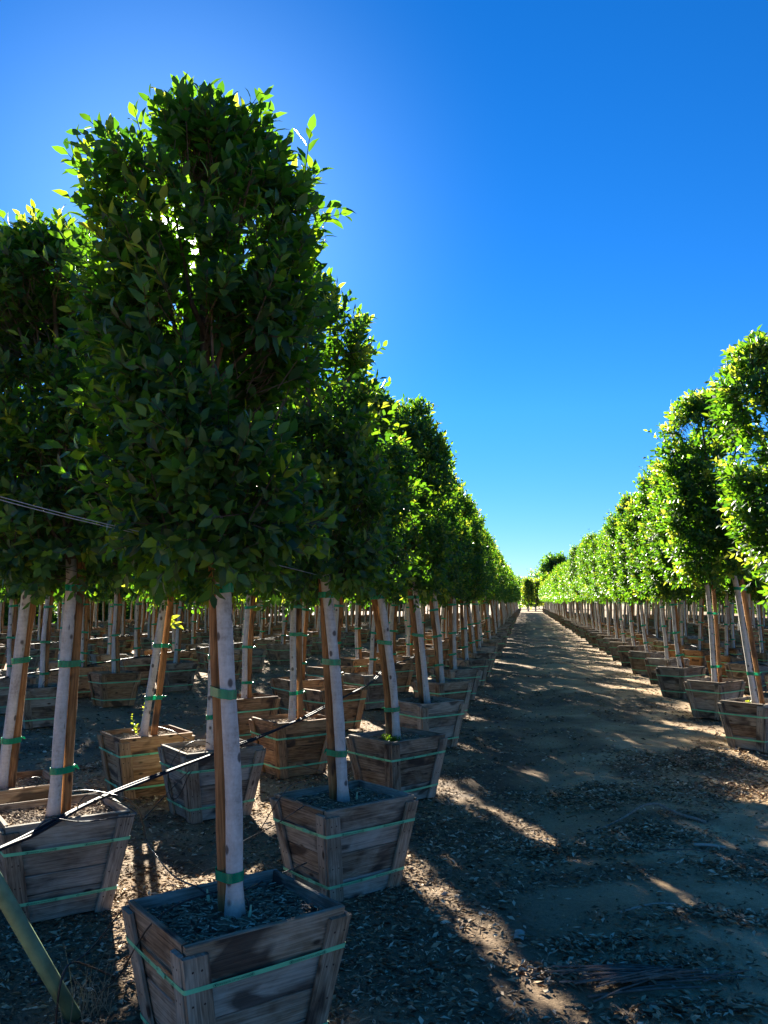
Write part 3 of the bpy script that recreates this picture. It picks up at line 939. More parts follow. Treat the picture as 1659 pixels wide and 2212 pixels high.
# the tree just outside the frame whose crown leans in from the right
g = T(); g.row, g.meas = 'R1', False; g.x, g.y = 3.97, 7.35; plan.append(g)
for name, (x0, y0, st) in rows.items():
    y = y0
    while y < YMAX[name]:
        yy = y + rnd.uniform(-.16, .16) * (.5 if name[0] == 'L' else 1)
        x = x0 + SLOPE * yy + rnd.uniform(-.09, .09)
        if in_view(x, yy):
            g = T(); g.row, g.meas, g.x, g.y = name, False, x, yy
            plan.append(g)
        y += st
for g in plan:
    r2 = random.Random(int(g.x * 1000) * 7 + int(g.y * 1000))
    g.var = r2.randrange(6); g.cv = r2.randrange(60)
    g.lean = R(LEAN.get(g.row, 2.0) + r2.uniform(-2.2, 2.2)); g.lean2 = R(r2.uniform(-1.5, 1.5))
    g.h = r2.uniform(3.95, 4.3) if g.row == 'L1' else r2.uniform(3.7, 4.15); g.cr = r2.uniform(.86, 1.04) + (.05 if g.row == 'R1' else 0); g.cb = r2.uniform(1.62, 1.82)
    if g.row[0] in 'LM' and g.row != 'L1': g.cr *= (.82 if g.y < 17 else .9)
    g.yaw = R(37 + r2.uniform(-4, 4) + r2.choice((0, 180))); g.rz = (R(150) if g.row == 'L1' else R(25)) + R(r2.uniform(-20, 20))
    g.tilt = (R(r2.uniform(-1.2, 1.2)), R(r2.uniform(-1.2, 1.2)))
    g.dist = math.hypot(g.x, g.y)
plan[0].lean = R(-9.5); plan[0].h = 4.05; plan[0].cr = 1.12
plan.sort(key=lambda g: g.dist if g.row in ('L1', 'R1') else g.dist * 1.12)
CAP = 300 - len(near)
things, rest = plan[:CAP], plan[CAP:]

# ordinals along each row, counted from the camera
order = {}
for t in near: order.setdefault(t.row, []).append((t.pos.y, t))
for g in things: order.setdefault(g.row, []).append((g.y, g))
for k, l in order.items():
    l.sort(key=lambda a: a[0])
    for i, (_, t) in enumerate(l): t.idx = i
ROWTXT = {
    'L1': ('in the row along the left edge of the lane', 18), 'R1': ('in the row along the right edge of the lane', 14),
    'L2': ('in the second row left of the lane', 9), 'L3': ('in the third row left of the lane', 7),
    'R2': ('in the second row right of the lane', 4), 'R3': ('in the third row right of the lane', 3),
    'M1': ('in the near row across the left side aisle', 5), 'M2': ('in the middle row across the left side aisle', 4), 'M3': ('in the back row across the left side aisle', 3)}
FARTXT = {'L1': 'far down the left edge of the lane', 'R1': 'far down the right edge of the lane', 'L2': 'deep in the second row left of the lane',
          'L3': 'deep in the third row left of the lane', 'R2': 'deep in the second row right of the lane', 'R3': 'deep in the third row right of the lane',
          'M1': 'deep in the near row across the left aisle', 'M2': 'deep in the middle row across the left aisle', 'M3': 'deep in the back row across the left aisle',
          'N': 'in the second block of rows left of the lane', 'O': 'in the third block of rows left of the lane', 'P': 'in the last block of rows seen on the left',
          'S': 'in the second block of rows right of the lane', 'U': 'in the third block of rows right of the lane'}
def labels(t):
    """(tree, crate, stake) labels and whether they are shared by a far group"""
    row, i = t.row, t.idx
    if row in ROWTXT and i < ROWTXT[row][1] and i < len(ORD):
        w = f'{ORD[i]} one {ROWTXT[row][0]}'
        return 'clipped column tree, ' + w, 'slatted wooden planter crate, ' + w, 'brown round tree stake, ' + w, None
    w = FARTXT[row] if row in FARTXT else FARTXT[row[0]]
    return 'small distant column tree ' + w, 'small distant wooden crate ' + w, 'thin distant tree stake ' + w, w
SPECIAL = {}
def sp(t, tree, crate, stake): SPECIAL[id(t)] = (tree, crate, stake)
sp(T1, 'tallest tree, thick pale trunk and dense crown hiding the sun', 'weathered grey wooden crate in front, cut by the bottom of the photo', 'brown stake just left of the thick front trunk')
sp(T2, 'tree with bluish white trunk second along the lane from the front', 'slatted crate with dark wet boards and two green straps behind the front crate', 'dark brown stake left of the second trunk along the lane')
sp(T3, 'tree with green weeds round its trunk, third along the lane', 'wooden crate with a clump of green weeds in it, third along the lane', 'stake behind the trunk that has green weeds at its foot')
sp(A_, 'tree with grey trunk tied to an orange stake behind the leaning green pole', 'grey crate with a black stain, crossed by the black pipes behind the green pole', 'thick orange brown stake in the crate behind the leaning green pole')
sp(E_, 'leaning tree at the left edge of the photo with sunlit mulch', 'low sunlit crate at the left edge of the photo', 'orange stake of the leaning tree at the left edge of the photo')
sp(F_, 'slanting tree with yellow sprouts at its foot and on its trunk', 'orange brown crate holding the slanting tree with yellow sprouts', 'slanting orange stake beside the trunk with yellow sprouts')
sp(B_, 'thin tree seen just left behind the front trunk', 'dark crate half hidden behind the front trunk, black pipe across it', 'stake half hidden behind the thick front trunk')
sp(R1, 'leaning tree with sunlit trunk edge in the crate cut by the right side', 'dark shaded crate cut off by the right side of the photo', 'brown stake leaning with the trunk at the right side of the photo')
GT, GC, GS = 'clipped trees of the nursery rows', 'wooden planter crates of the nursery rows', 'stakes tied to the nursery trees'

def add_crate(t, x, y, yaw, near_lod, dist):
    lt = LAB[id(t)]
    if dist < 16.5:
        c = empty('planter_crate', (x, y, 0)); c.rotation_euler = (*getattr(t, 'tilt', (0, 0)), yaw)
        d = CP[t.var % 5]
        t.crate_parts = {}
        t.panels = [link('side_panel', m, c) for m in d['panels']]
        for m in d['battens']: link('batten', m, c)
        t.straps = [link('strap', m, c) for m, _ in d['straps']]
        link('soil', d['soil'] if dist < 9 else d['soil_lo'], c)
    else:
        c = link('planter_crate', CFAR[t.var % 4]); c.location = (x, y, 0); c.rotation_euler = (*getattr(t, 'tilt', (0, 0)), yaw)
    if t is F_ or t is C_ or t is E_ or t.row == 'L3' or (t.row not in ('L1', 'R1') and random.Random(int(y * 997)).random() < .4):  # these crates carry the warm bounced light in their wood colour
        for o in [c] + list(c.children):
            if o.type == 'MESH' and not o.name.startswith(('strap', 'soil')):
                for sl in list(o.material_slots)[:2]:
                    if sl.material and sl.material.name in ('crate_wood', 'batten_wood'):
                        sl.link = 'OBJECT'; sl.material = M['bounce_lit']
    tag(c, lt[1], 'crate', GC if not lt[3] else 'crates ' + lt[3])
    t.crate = c
LAB = {}
for t in near + things:
    l = labels(t)
    if id(t) in SPECIAL: l = (*SPECIAL[id(t)], None)
    LAB[id(t)] = l

# ---- measured trees
for k, t in enumerate(near):
    l = LAB[id(t)]
    root = empty('column_tree', (t.pos.x, t.pos.y, 0))
    tag(root, l[0], 'tree', GT)
    o = Vector((t.pos.x, t.pos.y, 0))
    H = t.ct.z - t.cb.z
    tr = [p - o for p in t.trunk]; tr[0].z = SOIL_Z - .03
    r0 = .0305
    rad = [r0 * (1.18 if i == 0 else 1.08 - .12 * i / len(tr)) for i in range(len(tr))]
    ct = t.ct - o; cb = t.cb - o
    for f, rr_ in ((.3, .024), (.6, .016), (.82, .009)):
        tr.append(Vector((cb.x + (ct.x - cb.x) * f, cb.y, cb.z + H * f))); rad.append(rr_)
    t.tr_local = tr
    link('trunk', trunk_mesh('trunk', tr, rad, cb.z, H, t.cr, 900 + k, 11, 20), root)
    if t is T1:
        cm = crown_mesh('crown', 4242, H, t.cr, 2050, 10, .082, 1, tilt=(ct.x - cb.x, 0), young=.045, hole=.325, prof=PROF_T1,
                         gaps=[(tuple(Vector((ox, 0, CAM_H + oz)) - o - cb), tuple(SUN_DIR), gr_) for ox, oz, gr_ in ((0, 0, .078), (-.13, .07, .066), (.04, -.33, .065), (.27, .0, .06), (-.05, .24, .045), (.10, -.16, .05))])
        co = link('crown', cm, root); co.location = cb
    else:
        co = link('crown', CROWNS[t.crown], root)
        co.location = cb
        co.scale = (t.cr / .5, t.cr / .5, H / CROWN_H)
        co.rotation_euler = (0, math.atan2(ct.x - cb.x, H), k * 1.7)
        co.rotation_mode = 'XYZ'
        co.matrix_local = Matrix.Translation(cb) @ Matrix.Rotation(math.atan2(ct.x - cb.x, H), 4, 'Y') @ Matrix.Rotation(k * 1.7, 4, 'Z') @ Matrix.Diagonal((t.cr / .5, t.cr / .5, H / CROWN_H, 1))
    stp = [p - o for p in t.stake]; stp[0].z = SOIL_Z - .03
    stp.append(stp[-1] + (stp[-1] - stp[0]).normalized() * .45)
    so = link('tree_stake', stake_mesh('tree_stake', stp, .029, k)); so.location = o
    tag(so, l[2], 'stake', GS)
    for j, yp in enumerate(t.ties):
        z = aty(t.trunk[-1].x, yp, t.pos.y).z
        z = max(z, SOIL_Z + .06)
        link('tie_tape', tie_mesh('tie_tape', at_height(tr, z), .0325, at_height(stp, z), .029, z, k * 10 + j, .036), root)
    add_crate(t, t.pos.x, t.pos.y, t.yaw, True, math.hypot(t.pos.x, t.pos.y))
    t.root = root

# ---- the other countable trees
for g in things:
    l = LAB[id(g)]
    tv = TV[g.var]
    mat = Matrix.Translation((g.x, g.y, 0)) @ Matrix.Translation((0, 0, SOIL_Z)) @ Matrix.Rotation(g.lean, 4, 'Y') @ Matrix.Rotation(g.lean2, 4, 'X') @ Matrix.Rotation(g.rz, 4, 'Z') @ Matrix.Translation((0, 0, -SOIL_Z))
    root = empty('column_tree'); root.matrix_world = mat
    grp = GT if not l[3] else 'trees ' + l[3]
    tag(root, l[0], 'tree', grp)
    tr = link('trunk', tv['trunk'], root); tr.scale = (1, 1, g.h / 3.9) if abs(g.h - 3.9) > 9 else (1, 1, 1)
    if g.dist < 21: cm = CROWNS[g.cv % 5]
    elif g.dist < 45: cm = CROWNS_MID[g.cv % 4]
    else: cm = CROWNS_FAR[g.cv % 3]
    co = link('crown', cm, root)
    co.location = (0, 0, g.cb); co.rotation_euler = (0, 0, g.cv * .7); co.scale = (g.cr, g.cr, (g.h - g.cb) / CROWN_H)
    if g.dist < 26:
        for m in tv['ties']: link('tie_tape', m, root)
    so = link('tree_stake', tv['stake']); so.matrix_world = mat
    tag(so, l[2], 'stake', GS if not l[3] else 'stakes ' + l[3])
    add_crate(g, g.x, g.y, g.yaw, False, g.dist)
    g.root = root

# ---- everything beyond the countable ones: one object each
def merged(name, items, mats):
    Vs, Qs, base, tints, mi = [], [], 0, [], []
    Ts, mt = [], []
    for me, mat in items:
        n = len(me.vertices)
        v = np.empty(n * 3, np.float32); me.vertices.foreach_get('co', v); v = v.reshape(-1, 3)
        Mx = np.array(mat); v = v @ Mx[:3, :3].T + Mx[:3, 3]
        np_ = len(me.polygons)
        lt = np.empty(np_, np.int32); me.polygons.foreach_get('loop_total', lt)
        ls = np.empty(np_, np.int32); me.polygons.foreach_get('loop_start', ls)
        lv = np.empty(len(me.loops), np.int32); me.loops.foreach_get('vertex_index', lv)
        m_ = np.empty(np_, np.int32); me.polygons.foreach_get('material_index', m_)
        for k, S, Mm in ((4, Qs, mi), (3, Ts, mt)):
            sel = lt == k
            if sel.any():
                S.append(lv[ls[sel][:, None] + np.arange(k)[None, :]] + base); Mm.append(m_[sel])
        at = me.color_attributes.get('tint')
        if at and at.domain == 'POINT':
            c = np.empty(n * 4, np.float32); at.data.foreach_get('color', c); tints.append(c.reshape(-1, 4)[:, :3])
        else: tints.append(np.full((n, 3), .5))
        Vs.append(v); base += n
    midx = np.concatenate(mi + mt)
    return np_mesh(name, np.concatenate(Vs), np.concatenate(Qs) if Qs else None, np.concatenate(Ts) if Ts else None, mats, midx, np.concatenate(tints), smooth=False)
if rest:
    far_trunk = MB(); far_trunk.ring_tube([(0, 0, .45), (.01, 0, 1.2), (0, 0, 2.0)], [.038, .035, .032], 6, cap=False); far_trunk = far_trunk.mesh('far_trunk', [M['bark']])
    far_stake = MB(); far_stake.ring_tube([(.068, 0, .45), (.062, 0, 2.0)], [.03, .03], 6, cap=False); far_stake = far_stake.mesh('far_stake', [M['stake']])
    fc = MB()
    for s in range(4):
        T0, T1_, B0, B1, n = side_geo(s)
        fc.poly([T0, T1_, B1, B0], 0, (.5, .5, .3))
        fc.poly([T0.lerp(B0, .24) + n * .004, T1_.lerp(B1, .24) + n * .004, T1_.lerp(B1, .27) + n * .004, T0.lerp(B0, .27) + n * .004], 1)
    fc.poly([corner(-1, -1, SOIL_Z), corner(1, -1, SOIL_Z), corner(1, 1, SOIL_Z), corner(-1, 1, SOIL_Z)], 2, (.6, .6, .6))
    fc = fc.mesh('far_crate', [M['crate'], M['strap'], M['mulch']])
    A1, A2, A3, A4 = [], [], [], []
    for g in rest:
        mat = Matrix.Translation((g.x, g.y, SOIL_Z)) @ Matrix.Rotation(g.lean, 4, 'Y') @ Matrix.Rotation(g.rz, 4, 'Z') @ Matrix.Translation((0, 0, -SOIL_Z))
        A1.append((CROWNS_FAR[g.cv % 3], mat @ Matrix.Translation((0, 0, g.cb)) @ Matrix.Diagonal((g.cr, g.cr, (g.h - g.cb) / CROWN_H, 1))))
        A2.append((far_trunk, mat)); A3.append((far_stake, mat))
        A4.append((fc, Matrix.Translation((g.x, g.y, 0)) @ Matrix.Rotation(g.yaw, 4, 'Z')))
    tw = empty('distant_tree_rows'); tag(tw, 'mass of far nursery trees deep in the rows beyond those one can count', 'trees', kind='stuff')
    tag(link('crown', merged('crown', A1, [M['leaf']]), tw), kind='stuff')
    tag(link('trunk', merged('trunk', A2, [M['bark']]), tw), kind='stuff')
    SH = []
    rs = random.Random(88)
    for k in range(420):
        if k < 200: y = rs.uniform(30, 150); x = -33 + SLOPE * y - rs.uniform(0, 6)
        elif k < 340: x = rs.uniform(-75, 5); y = 134 + rs.uniform(0, 10)
        else: x = rs.uniform(45, 110); y = 134 + rs.uniform(0, 10)
        if k >= 340 and rs.random() < .5: y = rs.uniform(45, 140); x = 26 + SLOPE * y + rs.uniform(0, 5)
        SH.append((CROWNS_FAR[k % 3], Matrix.Translation((x, y, -.1)) @ Matrix.Rotation(rs.uniform(0, 6), 4, 'Z') @ Matrix.Diagonal((2.2, 2.2, rs.uniform(1.1, 1.7), 1))))
    tag(link('distant_shrubs', merged('distant_shrubs', SH, [M['leaf']])), 'mass of leafy shrubs closing the field behind the last rows', 'shrubs', kind='stuff')
    tag(link('distant_stakes', merged('distant_stakes', A3, [M['stake']])), 'mass of far tree stakes deep in the nursery rows', 'stakes', kind='stuff')
    tag(link('distant_crates', merged('distant_crates', A4, [M['crate'], M['strap'], M['mulch']])), 'mass of far wooden crates deep in the nursery rows', 'crates', kind='stuff')

# ------------------------------------------------------------------ writing on the straps and on one crate
def text_mesh(s, size, name, mat):
    cu = bpy.data.curves.new(name, 'FONT'); cu.body = s; cu.size = size; cu.align_x = 'CENTER'; cu.align_y = 'CENTER'
    ob = bpy.data.objects.new(name, cu); COL.objects.link(ob)
    dg = bpy.context.evaluated_depsgraph_get()
    me = bpy.data.meshes.new_from_object(ob.evaluated_get(dg))
    bpy.data.objects.remove(ob)
    me.materials.clear(); me.materials.append(mat)
    return me
def oval_bm(b, cx, w, h):
    for i in range(20):
        a0, a1 = 6.2832 * i / 20, 6.2832 * (i + 1) / 20
        b.poly([(cx + w * math.cos(a0), h * math.sin(a0), 0), (cx + w * math.cos(a1), h * math.sin(a1), 0),
                (cx + w * .82 * math.cos(a1), h * .78 * math.sin(a1), 0), (cx + w * .82 * math.cos(a0), h * .78 * math.sin(a0), 0)])
    b.poly([(cx - w * .55, -h * .45, 0), (cx + w * .1, -h * .5, 0), (cx + w * .5, h * .1, 0), (cx - w * .1, h * .5, 0)])
txt = text_mesh('MOON VALLEY NURSERIES', .0098, 'strap_text', M['ink'])
ov = MB(); oval_bm(ov, 0, .0085, .0062)
ov = ov.mesh('strap_emblem', [M['ink']])
for t, si in ((T1, (0, 1)), (T2, (0, 1)), (A_, (0, 1)), (T3, (0,)), (B_, (0, 1)), (C_, (0,)), (F_, (0,))):
    d = CP[t.var % 5]
    for k in si:
        cor = d['straps'][k][1]
        for s, us in ((0, (.28, .74)), (3, (.32, .72))):
            c0, c1 = cor[s], cor[(s + 1) % 4]
            L = (c1 - c0).normalized()
            out = side_geo(s)[4]
            flat = Vector((out.x, out.y, 0)).normalized()
            up = (Vector((0, 0, 1)) + flat * .17).normalized()
            nn = L.cross(up).normalized()
            if nn.dot(flat) < 0: nn.negate()
            for u in us:
                p = c0.lerp(c1, u) + nn * .0030 + Vector((0, 0, -.0025 * math.sin(math.pi * u)))
                # printed upside down, as the strap runs
                m = Matrix((( -L.x, -up.x, nn.x, p.x), (-L.y, -up.y, nn.y, p.y), (-L.z, -up.z, nn.z, p.z), (0, 0, 0, 1)))
                for nm, me, dx in (('lettering', txt, 0), ('emblem', ov, -.068), ('emblem', ov, .068)):
                    o = link(nm, me, t.straps[k]); o.matrix_local = m @ Matrix.Translation((dx, 0, 0))
def on_panel(t, s, u, v, lift=.0035):
    T0, T1_, B0, B1, n = side_geo(s)
    p = T0.lerp(T1_, u).lerp(B0.lerp(B1, u), v) + n * lift
    x = (T1_ - T0).normalized()
    y = n.cross(x)
    return Matrix(((x.x, y.x, n.x, p.x), (x.y, y.y, n.y, p.y), (x.z, y.z, n.z, p.z), (0, 0, 0, 1)))
# the crate behind with a stencilled mark, and two with red paint
want = atz(768, 1450, .43)
cand = [g for g in things if hasattr(g, 'panels')]
if cand:
    def front(g): return 0 if math.cos(g.yaw) > 0 else 2
    gsp = min(cand, key=lambda g: (g.x - want.x) ** 2 + (g.y - want.y) ** 2 * .3)
    s = front(gsp)
    o = link('stencil', text_mesh('36.SPEC', .085, 'stencil', M['stencil']), gsp.panels[s]); o.matrix_local = on_panel(gsp, s, .5, .13)
    gsp.crate['label'] = 'wooden crate with 36.SPEC stencilled in black on its top board'
    for px in ((560, 1478), (668, 1440)):
        want = atz(px[0], px[1] + 4, .46)
        g = min(cand, key=lambda g: (g.x - want.x) ** 2 + (g.y - want.y) ** 2 * .3)
        if g is gsp: continue
        s = front(g)
        b = MB(); b.poly([(-.03, -.04, 0), (.03, -.045, 0), (.033, .04, 0), (-.028, .045, 0)])
        o = link('paint_mark', b.mesh('paint_mark', [M['red']]), g.panels[s]); o.matrix_local = on_panel(g, s, .05, .10, .027)
        g.crate['label'] = g.crate['label'].replace('slatted wooden planter crate', 'wooden crate with red paint mark')

# ------------------------------------------------------------------ irrigation pipes and drip tubes
def path_obj(name, pts, r, mat, label, cat, group=None, n=8, smooth=3, taper=None):
    P = [Vector(p) for p in pts]
    for _ in range(smooth):
        Q = [P[0]]
        for a, c in zip(P, P[1:]):
            Q += [a * .75 + c * .25, a * .25 + c * .75]
        Q.append(P[-1]); P = Q
    b = MB()
    rad = r if taper is None else [r * (1 + (taper - 1) * i / (len(P) - 1)) for i in range(len(P))]
    b.ring_tube(P, rad, n)
    return tag(link(name, b.mesh(name, [mat], smooth=True)), label, cat, group)
PG = 'black irrigation pipes along the rows'
main = [(-140, 1893), (0, 1834), (60, 1805), (110, 1777), (165, 1748), (232, 1716), (300, 1688), (380, 1660), (460, 1630), (530, 1602), (575, 1585), (622, 1566), (660, 1548), (700, 1527), (740, 1507), (800, 1477)]
m1 = [atz(x, y, CR_H + .018 + rnd.uniform(0, .004)) for x, y in main]
lastp = m1[-1]
yy = lastp.y + 2
while yy < 40:
    m1.append(Vector((-2.36 + SLOPE * yy + rnd.uniform(-.1, .1), yy, CR_H + .016 - rnd.uniform(0, .03)))); yy += 1.1
path_obj('irrigation_pipe', m1, .0105, M['pipe'], 'thick black irrigation pipe lying over the crates behind the front tree', 'pipe', PG, 10, 2)
m2 = [p + Vector((.027, -.004, .004 + .008 * math.sin(i * 1.9))) for i, p in enumerate(m1)]
path_obj('irrigation_pipe', m2, .0088, M['pipe'], 'thinner black irrigation pipe running alongside the thick one over the crates', 'pipe', PG, 10, 2)
for rn, lab in (('M2', 'black pipe over the crates across the left side aisle'), ('N2', 'black pipe over the crates of the second block on the left'),
                ('R2', 'sunlit pipe over the crates of the second row right of the lane'), ('S2', 'black pipe over the crates of the second block on the right')):
    x0 = rows[rn][0] + .1; y = rows[rn][1] - 2.5 if rn != 'R2' else 7.5; pts = []
    while y < 42:
        pts.append(Vector((x0 + SLOPE * y + rnd.uniform(-.1, .1), y, CR_H + .018 - rnd.uniform(0, .02)))); y += 1.05
    path_obj('irrigation_pipe', pts, .014, M['pipe'], lab, 'pipe', PG, 8, 1)

TG = 'thin black drip tubes'
def tube(pts, label, r=.0034):
    """pts: (x, y, height) sight lines"""
    return path_obj('drip_tube', [atz(x, y, z) for x, y, z in pts], r, M['tube'], label, 'drip tube', TG, 6, 3)
zr = CR_H
tube([(215, 2144, .06), (254, 2116, .16), (289, 2053, .36), (324, 1994, zr + .012), (376, 1956, zr + .012), (442, 1932, zr + .02), (497, 1921, zr + .04), (525, 1930, zr + .03), (537, 1952, zr - .01), (539, 1972, SOIL_Z)],
     'drip tube bending over the rim of the front crate to its trunk')
tube([(156, 1710, zr + .06), (184, 1706, zr + .08), (223, 1712, zr + .06), (260, 1720, zr + .05), (285, 1730, zr + .0), (303, 1752, .42), (310, 1789, .30), (318, 1825, .22), (337, 1848, .25), (369, 1890, .38), (400, 1907, zr + .012), (428, 1916, zr + .01), (445, 1930, SOIL_Z + .03), (452, 1942, SOIL_Z)],
     'long drip tube hanging from the pipe down to the front crate', .004)
tube([(662, 1864, .30), (601, 1890, .40), (549, 1912, zr + .012), (525, 1925, zr + .01), (500, 1931, SOIL_Z + .02)], 'drip tube from the dark crate to the back rim of the front crate', .0042)
tube([(655, 1687, .40), (625, 1697, zr), (606, 1722, zr + .03), (583, 1757, .40), (562, 1794, .2), (540, 1822, .04)], 'drip tube falling over the back corner of the dark wet crate')
tube([(675, 1729, SOIL_Z), (646, 1748, zr + .02), (620, 1765, zr - .06), (595, 1782, .40), (549, 1805, .25), (520, 1820, .12)], 'drip tube crossing the left face of the dark wet crate')
tube([(703, 1714, SOIL_Z + .01), (729, 1707, SOIL_Z + .06), (745, 1705, SOIL_Z + .07), (758, 1710, SOIL_Z + .05), (768, 1722, SOIL_Z)], 'small tube arch in front of the second trunk along the lane')
tube([(161, 1762, SOIL_Z + .02), (169, 1740, zr + .05), (179, 1722, zr + .12), (196, 1715, zr + .13), (218, 1719, zr + .10), (248, 1730, zr + .07), (270, 1740, zr + .04), (297, 1757, zr + .01), (290, 1764, zr + .012), (248, 1766, zr + .01), (205, 1774, zr), (161, 1776, zr + .03), (119, 1767, zr + .08), (99, 1772, zr + .06), (75, 1792, zr + .02)],
     'looped drip tube round the pipe on the stained grey crate')
tube([(458, 1614, SOIL_Z), (450, 1604, zr + .05), (429, 1598, zr + .08), (408, 1605, zr + .07), (387, 1622, zr + .02), (371, 1646, zr - .08), (363, 1672, .36), (363, 1699, .26), (368, 1723, .18), (376, 1728, .16), (387, 1720, .19), (397, 1699, .27), (405, 1678, .36), (415, 1664, .44)],
     'drip tube looping down the face of the crate behind the front trunk')
tube([(408, 1665, .44), (355, 1720, .22), (326, 1752, .06), (312, 1768, .02)], 'straight drip tube slanting down from the pipe to the ground')
tube([(331, 1567, SOIL_Z), (350, 1572, zr + .08), (376, 1580, zr + .08), (397, 1593, zr + .03), (416, 1601, zr - .05)], 'drip tube arching beside the slanting tree with yellow sprouts')
tube([(67, 2128, .01), (85, 2122, .02), (109, 2115, .02)], 'short pale tube end on the litter beside the green pole', .0036)
tube([(120, 2213, .02), (127, 2136, .16), (139, 2094, .22), (153, 2079, .24), (169, 2078, .22), (208, 2094, .10), (250, 2112, .01)], 'arched drip tube standing over the foot of the green pole', .0042)
tube([(264, 1966, .30), (231, 2008, .18), (197, 2052, .07), (162, 2078, .02)], 'drip tube slanting across the gap between stained crate and front crate')
tube([(640, 1652, .30), (660, 1655, .26), (700, 1668, .02), (726, 1682, .015)], 'sunlit drip tube lying behind the dark wet crate')
tube([(40, 1690, SOIL_Z), (60, 1684, zr + .06), (80, 1676, zr + .05), (104, 1693, zr)], 'thin tube arching over the low crate at the left edge')
# arches at the foot of other trunks
for g in things:
    if g.dist < 15.5 and g.row != 'R1' or (g.row == 'R1' and g.dist < 19):
        a = random.Random(int(g.y * 100)); s = -1 if a.random() < .5 else 1
        p = Vector((g.x, g.y, SOIL_Z))
        path_obj('drip_tube', [p + Vector((s * .22, .05, .08)), p + Vector((s * .2, .02, .13)), p + Vector((s * .13, -.04, .16)), p + Vector((s * .06, -.09, .10)), p + Vector((s * .05, -.1, 0))],
                 .0036, M['tube'], 'drip tube arch, ' + LAB[id(g)][0].replace('clipped column tree, ', '').replace(' one ', ' tree ').replace('small distant column tree', 'trees'), 'drip tube', TG, 6, 2)

EG = 'pale plastic drip emitters'
for (x, y, lab, dx) in ((538, 1985, 'pale drip emitter standing right of the front trunk', .004), (452, 1950, 'pale drip emitter standing left of the front trunk', -.006),
                    (677, 1716, 'pale drip emitter left of the second trunk along the lane', -.003), (770, 1730, 'pale drip emitter right of the second trunk along the lane', .002), (832, 1588, 'tall pale drip emitter beside the clump of green weeds', -.008)):
    p = atz(x, y, SOIL_Z)
    b = MB(); b.ring_tube([p, p + Vector((dx, 0, .026)), p + Vector((dx * 1.2, 0, .03)), p + Vector((dx * 1.6, 0, .05))], [.0055, .006, .004, .0034], 6)
    tag(link('drip_emitter', b.mesh('drip_emitter', [M['emitter']])), lab, 'emitter', EG)

# ------------------------------------------------------------------ guy wires, leaning pole
def wire(pts, lab, r=.0013):
    return path_obj('guy_wire', [aty(x, y, Y) for x, y, Y in pts], r, M['wire'], lab, 'wire', 'wires strung between the trees', 5, 1)
wire([(-60, 1056, 2.75), (0, 1073, 2.78), (130, 1108, 2.9), (250, 1137, 3.0), (380, 1166, 3.15), (478, 1190, 3.28)], 'upper wire of the pair slanting into the front crown', .0016)
wire([(-60, 1062, 2.76), (0, 1080, 2.79), (130, 1114, 2.91), (250, 1142, 3.01), (370, 1168, 3.15), (478, 1194, 3.28)], 'lower wire of the pair slanting into the front crown', .0016)
wire([(-30, 1204, 4.7), (0, 1207, 4.72), (124, 1220, 4.79), (165, 1226, 4.9), (239, 1232, 5.5), (388, 1246, 6.9), (463, 1252, 6.86)], 'thin wire strung level through the second row of crowns')
wire([(484, 1192, 3.33), (540, 1206, 3.6), (658, 1235, 4.6), (704, 1247, 5.1)], 'thin wire from the front trunk to the second one along the lane')
pb = atz(176, 2196, 0); pb.z = -.05
pt = aty(0, 1922, 3.30); d = (pt - pb)
b = MB()
b.ring_tube([pb, pb + d * .5, pb + d, pb + d * 1.9], [.030] * 4, 18)
tag(link('green_pole', b.mesh('green_pole', [M['greenpole']], smooth=True)), 'dull green pole leaning across the lower left corner', 'pole')

# ------------------------------------------------------------------ sprouts, weeds
def tuft(name, pts_dirs, parent=None, size=.05, tint=(.85, 1.0), seed=1, per=7, mat='leaf'):
    r = np.random.default_rng(seed)
    P, D, T_ = [], [], []
    for (p, d, L) in pts_dirs:
        p = np.array(p); d = unit(np.array(d, float))
        a = unit(np.cross(d, r.normal(0, 1, 3))); bb = np.cross(d, a)
        for j in range(per):
            f = (j + .5) / per; an = 2.4 * j
            P.append(p + d * L * f); D.append(unit(d * .6 + (a * math.cos(an) + bb * math.sin(an)) * (1.1 - .5 * f)))
            T_.append(r.uniform(*tint))
    P, D, T_ = np.array(P), np.array(D), np.array(T_)
    n = len(P)
    Nn = r.normal(0, .5, (n, 3)) + np.array([[0, -.3, 1.]]); Nn = unit(Nn - D * np.sum(Nn * D, 1, keepdims=True))
    V, q, tr, k = leaves(P, D, Nn, size * (.7 + .6 * r.random(n)), size * .24 * (.8 + .4 * r.random(n)), r.random(n) * .2, 1)
    ti = np.repeat(T_, k)[:, None] * np.ones((1, 3))
    stems = MB()
    for (p, d, L) in pts_dirs:
        dd = Vector(d).normalized(); stems.ring_tube([Vector(p), Vector(p) + dd * L], [.0028, .0015], 4, cap=False)
    sv = np.array([tuple(v) for v in stems.v]); sq = np.array(stems.f) + len(V)
    return link(name, np_mesh(name, np.concatenate([V, sv]), np.concatenate([q, sq]), tr, [M['leaf']], None, np.concatenate([ti, np.full((len(sv), 3), .6)])), parent)
fo = Vector((F_.pos.x, F_.pos.y, 0))
def loc(x, y, Y): return tuple(aty(x, y, Y) - fo)
tuft('sprout', [(loc(293, 1585, 7.45), (-.25, 0, 1), .17), (loc(296, 1588, 7.45), (-.05, -.2, 1), .09)], F_.root, .032, (.85, 1), 3, 9)['label'] = 'yellow sprout left of the trunk foot'
tuft('sprout', [(loc(309, 1575, 7.45), (.12, -.2, 1), .19), (loc(312, 1550, 7.45), (.1, -.3, 1), .12)], F_.root, .030, (.78, .98), 4, 9)['label'] = 'yellow sprout on the right of the trunk'
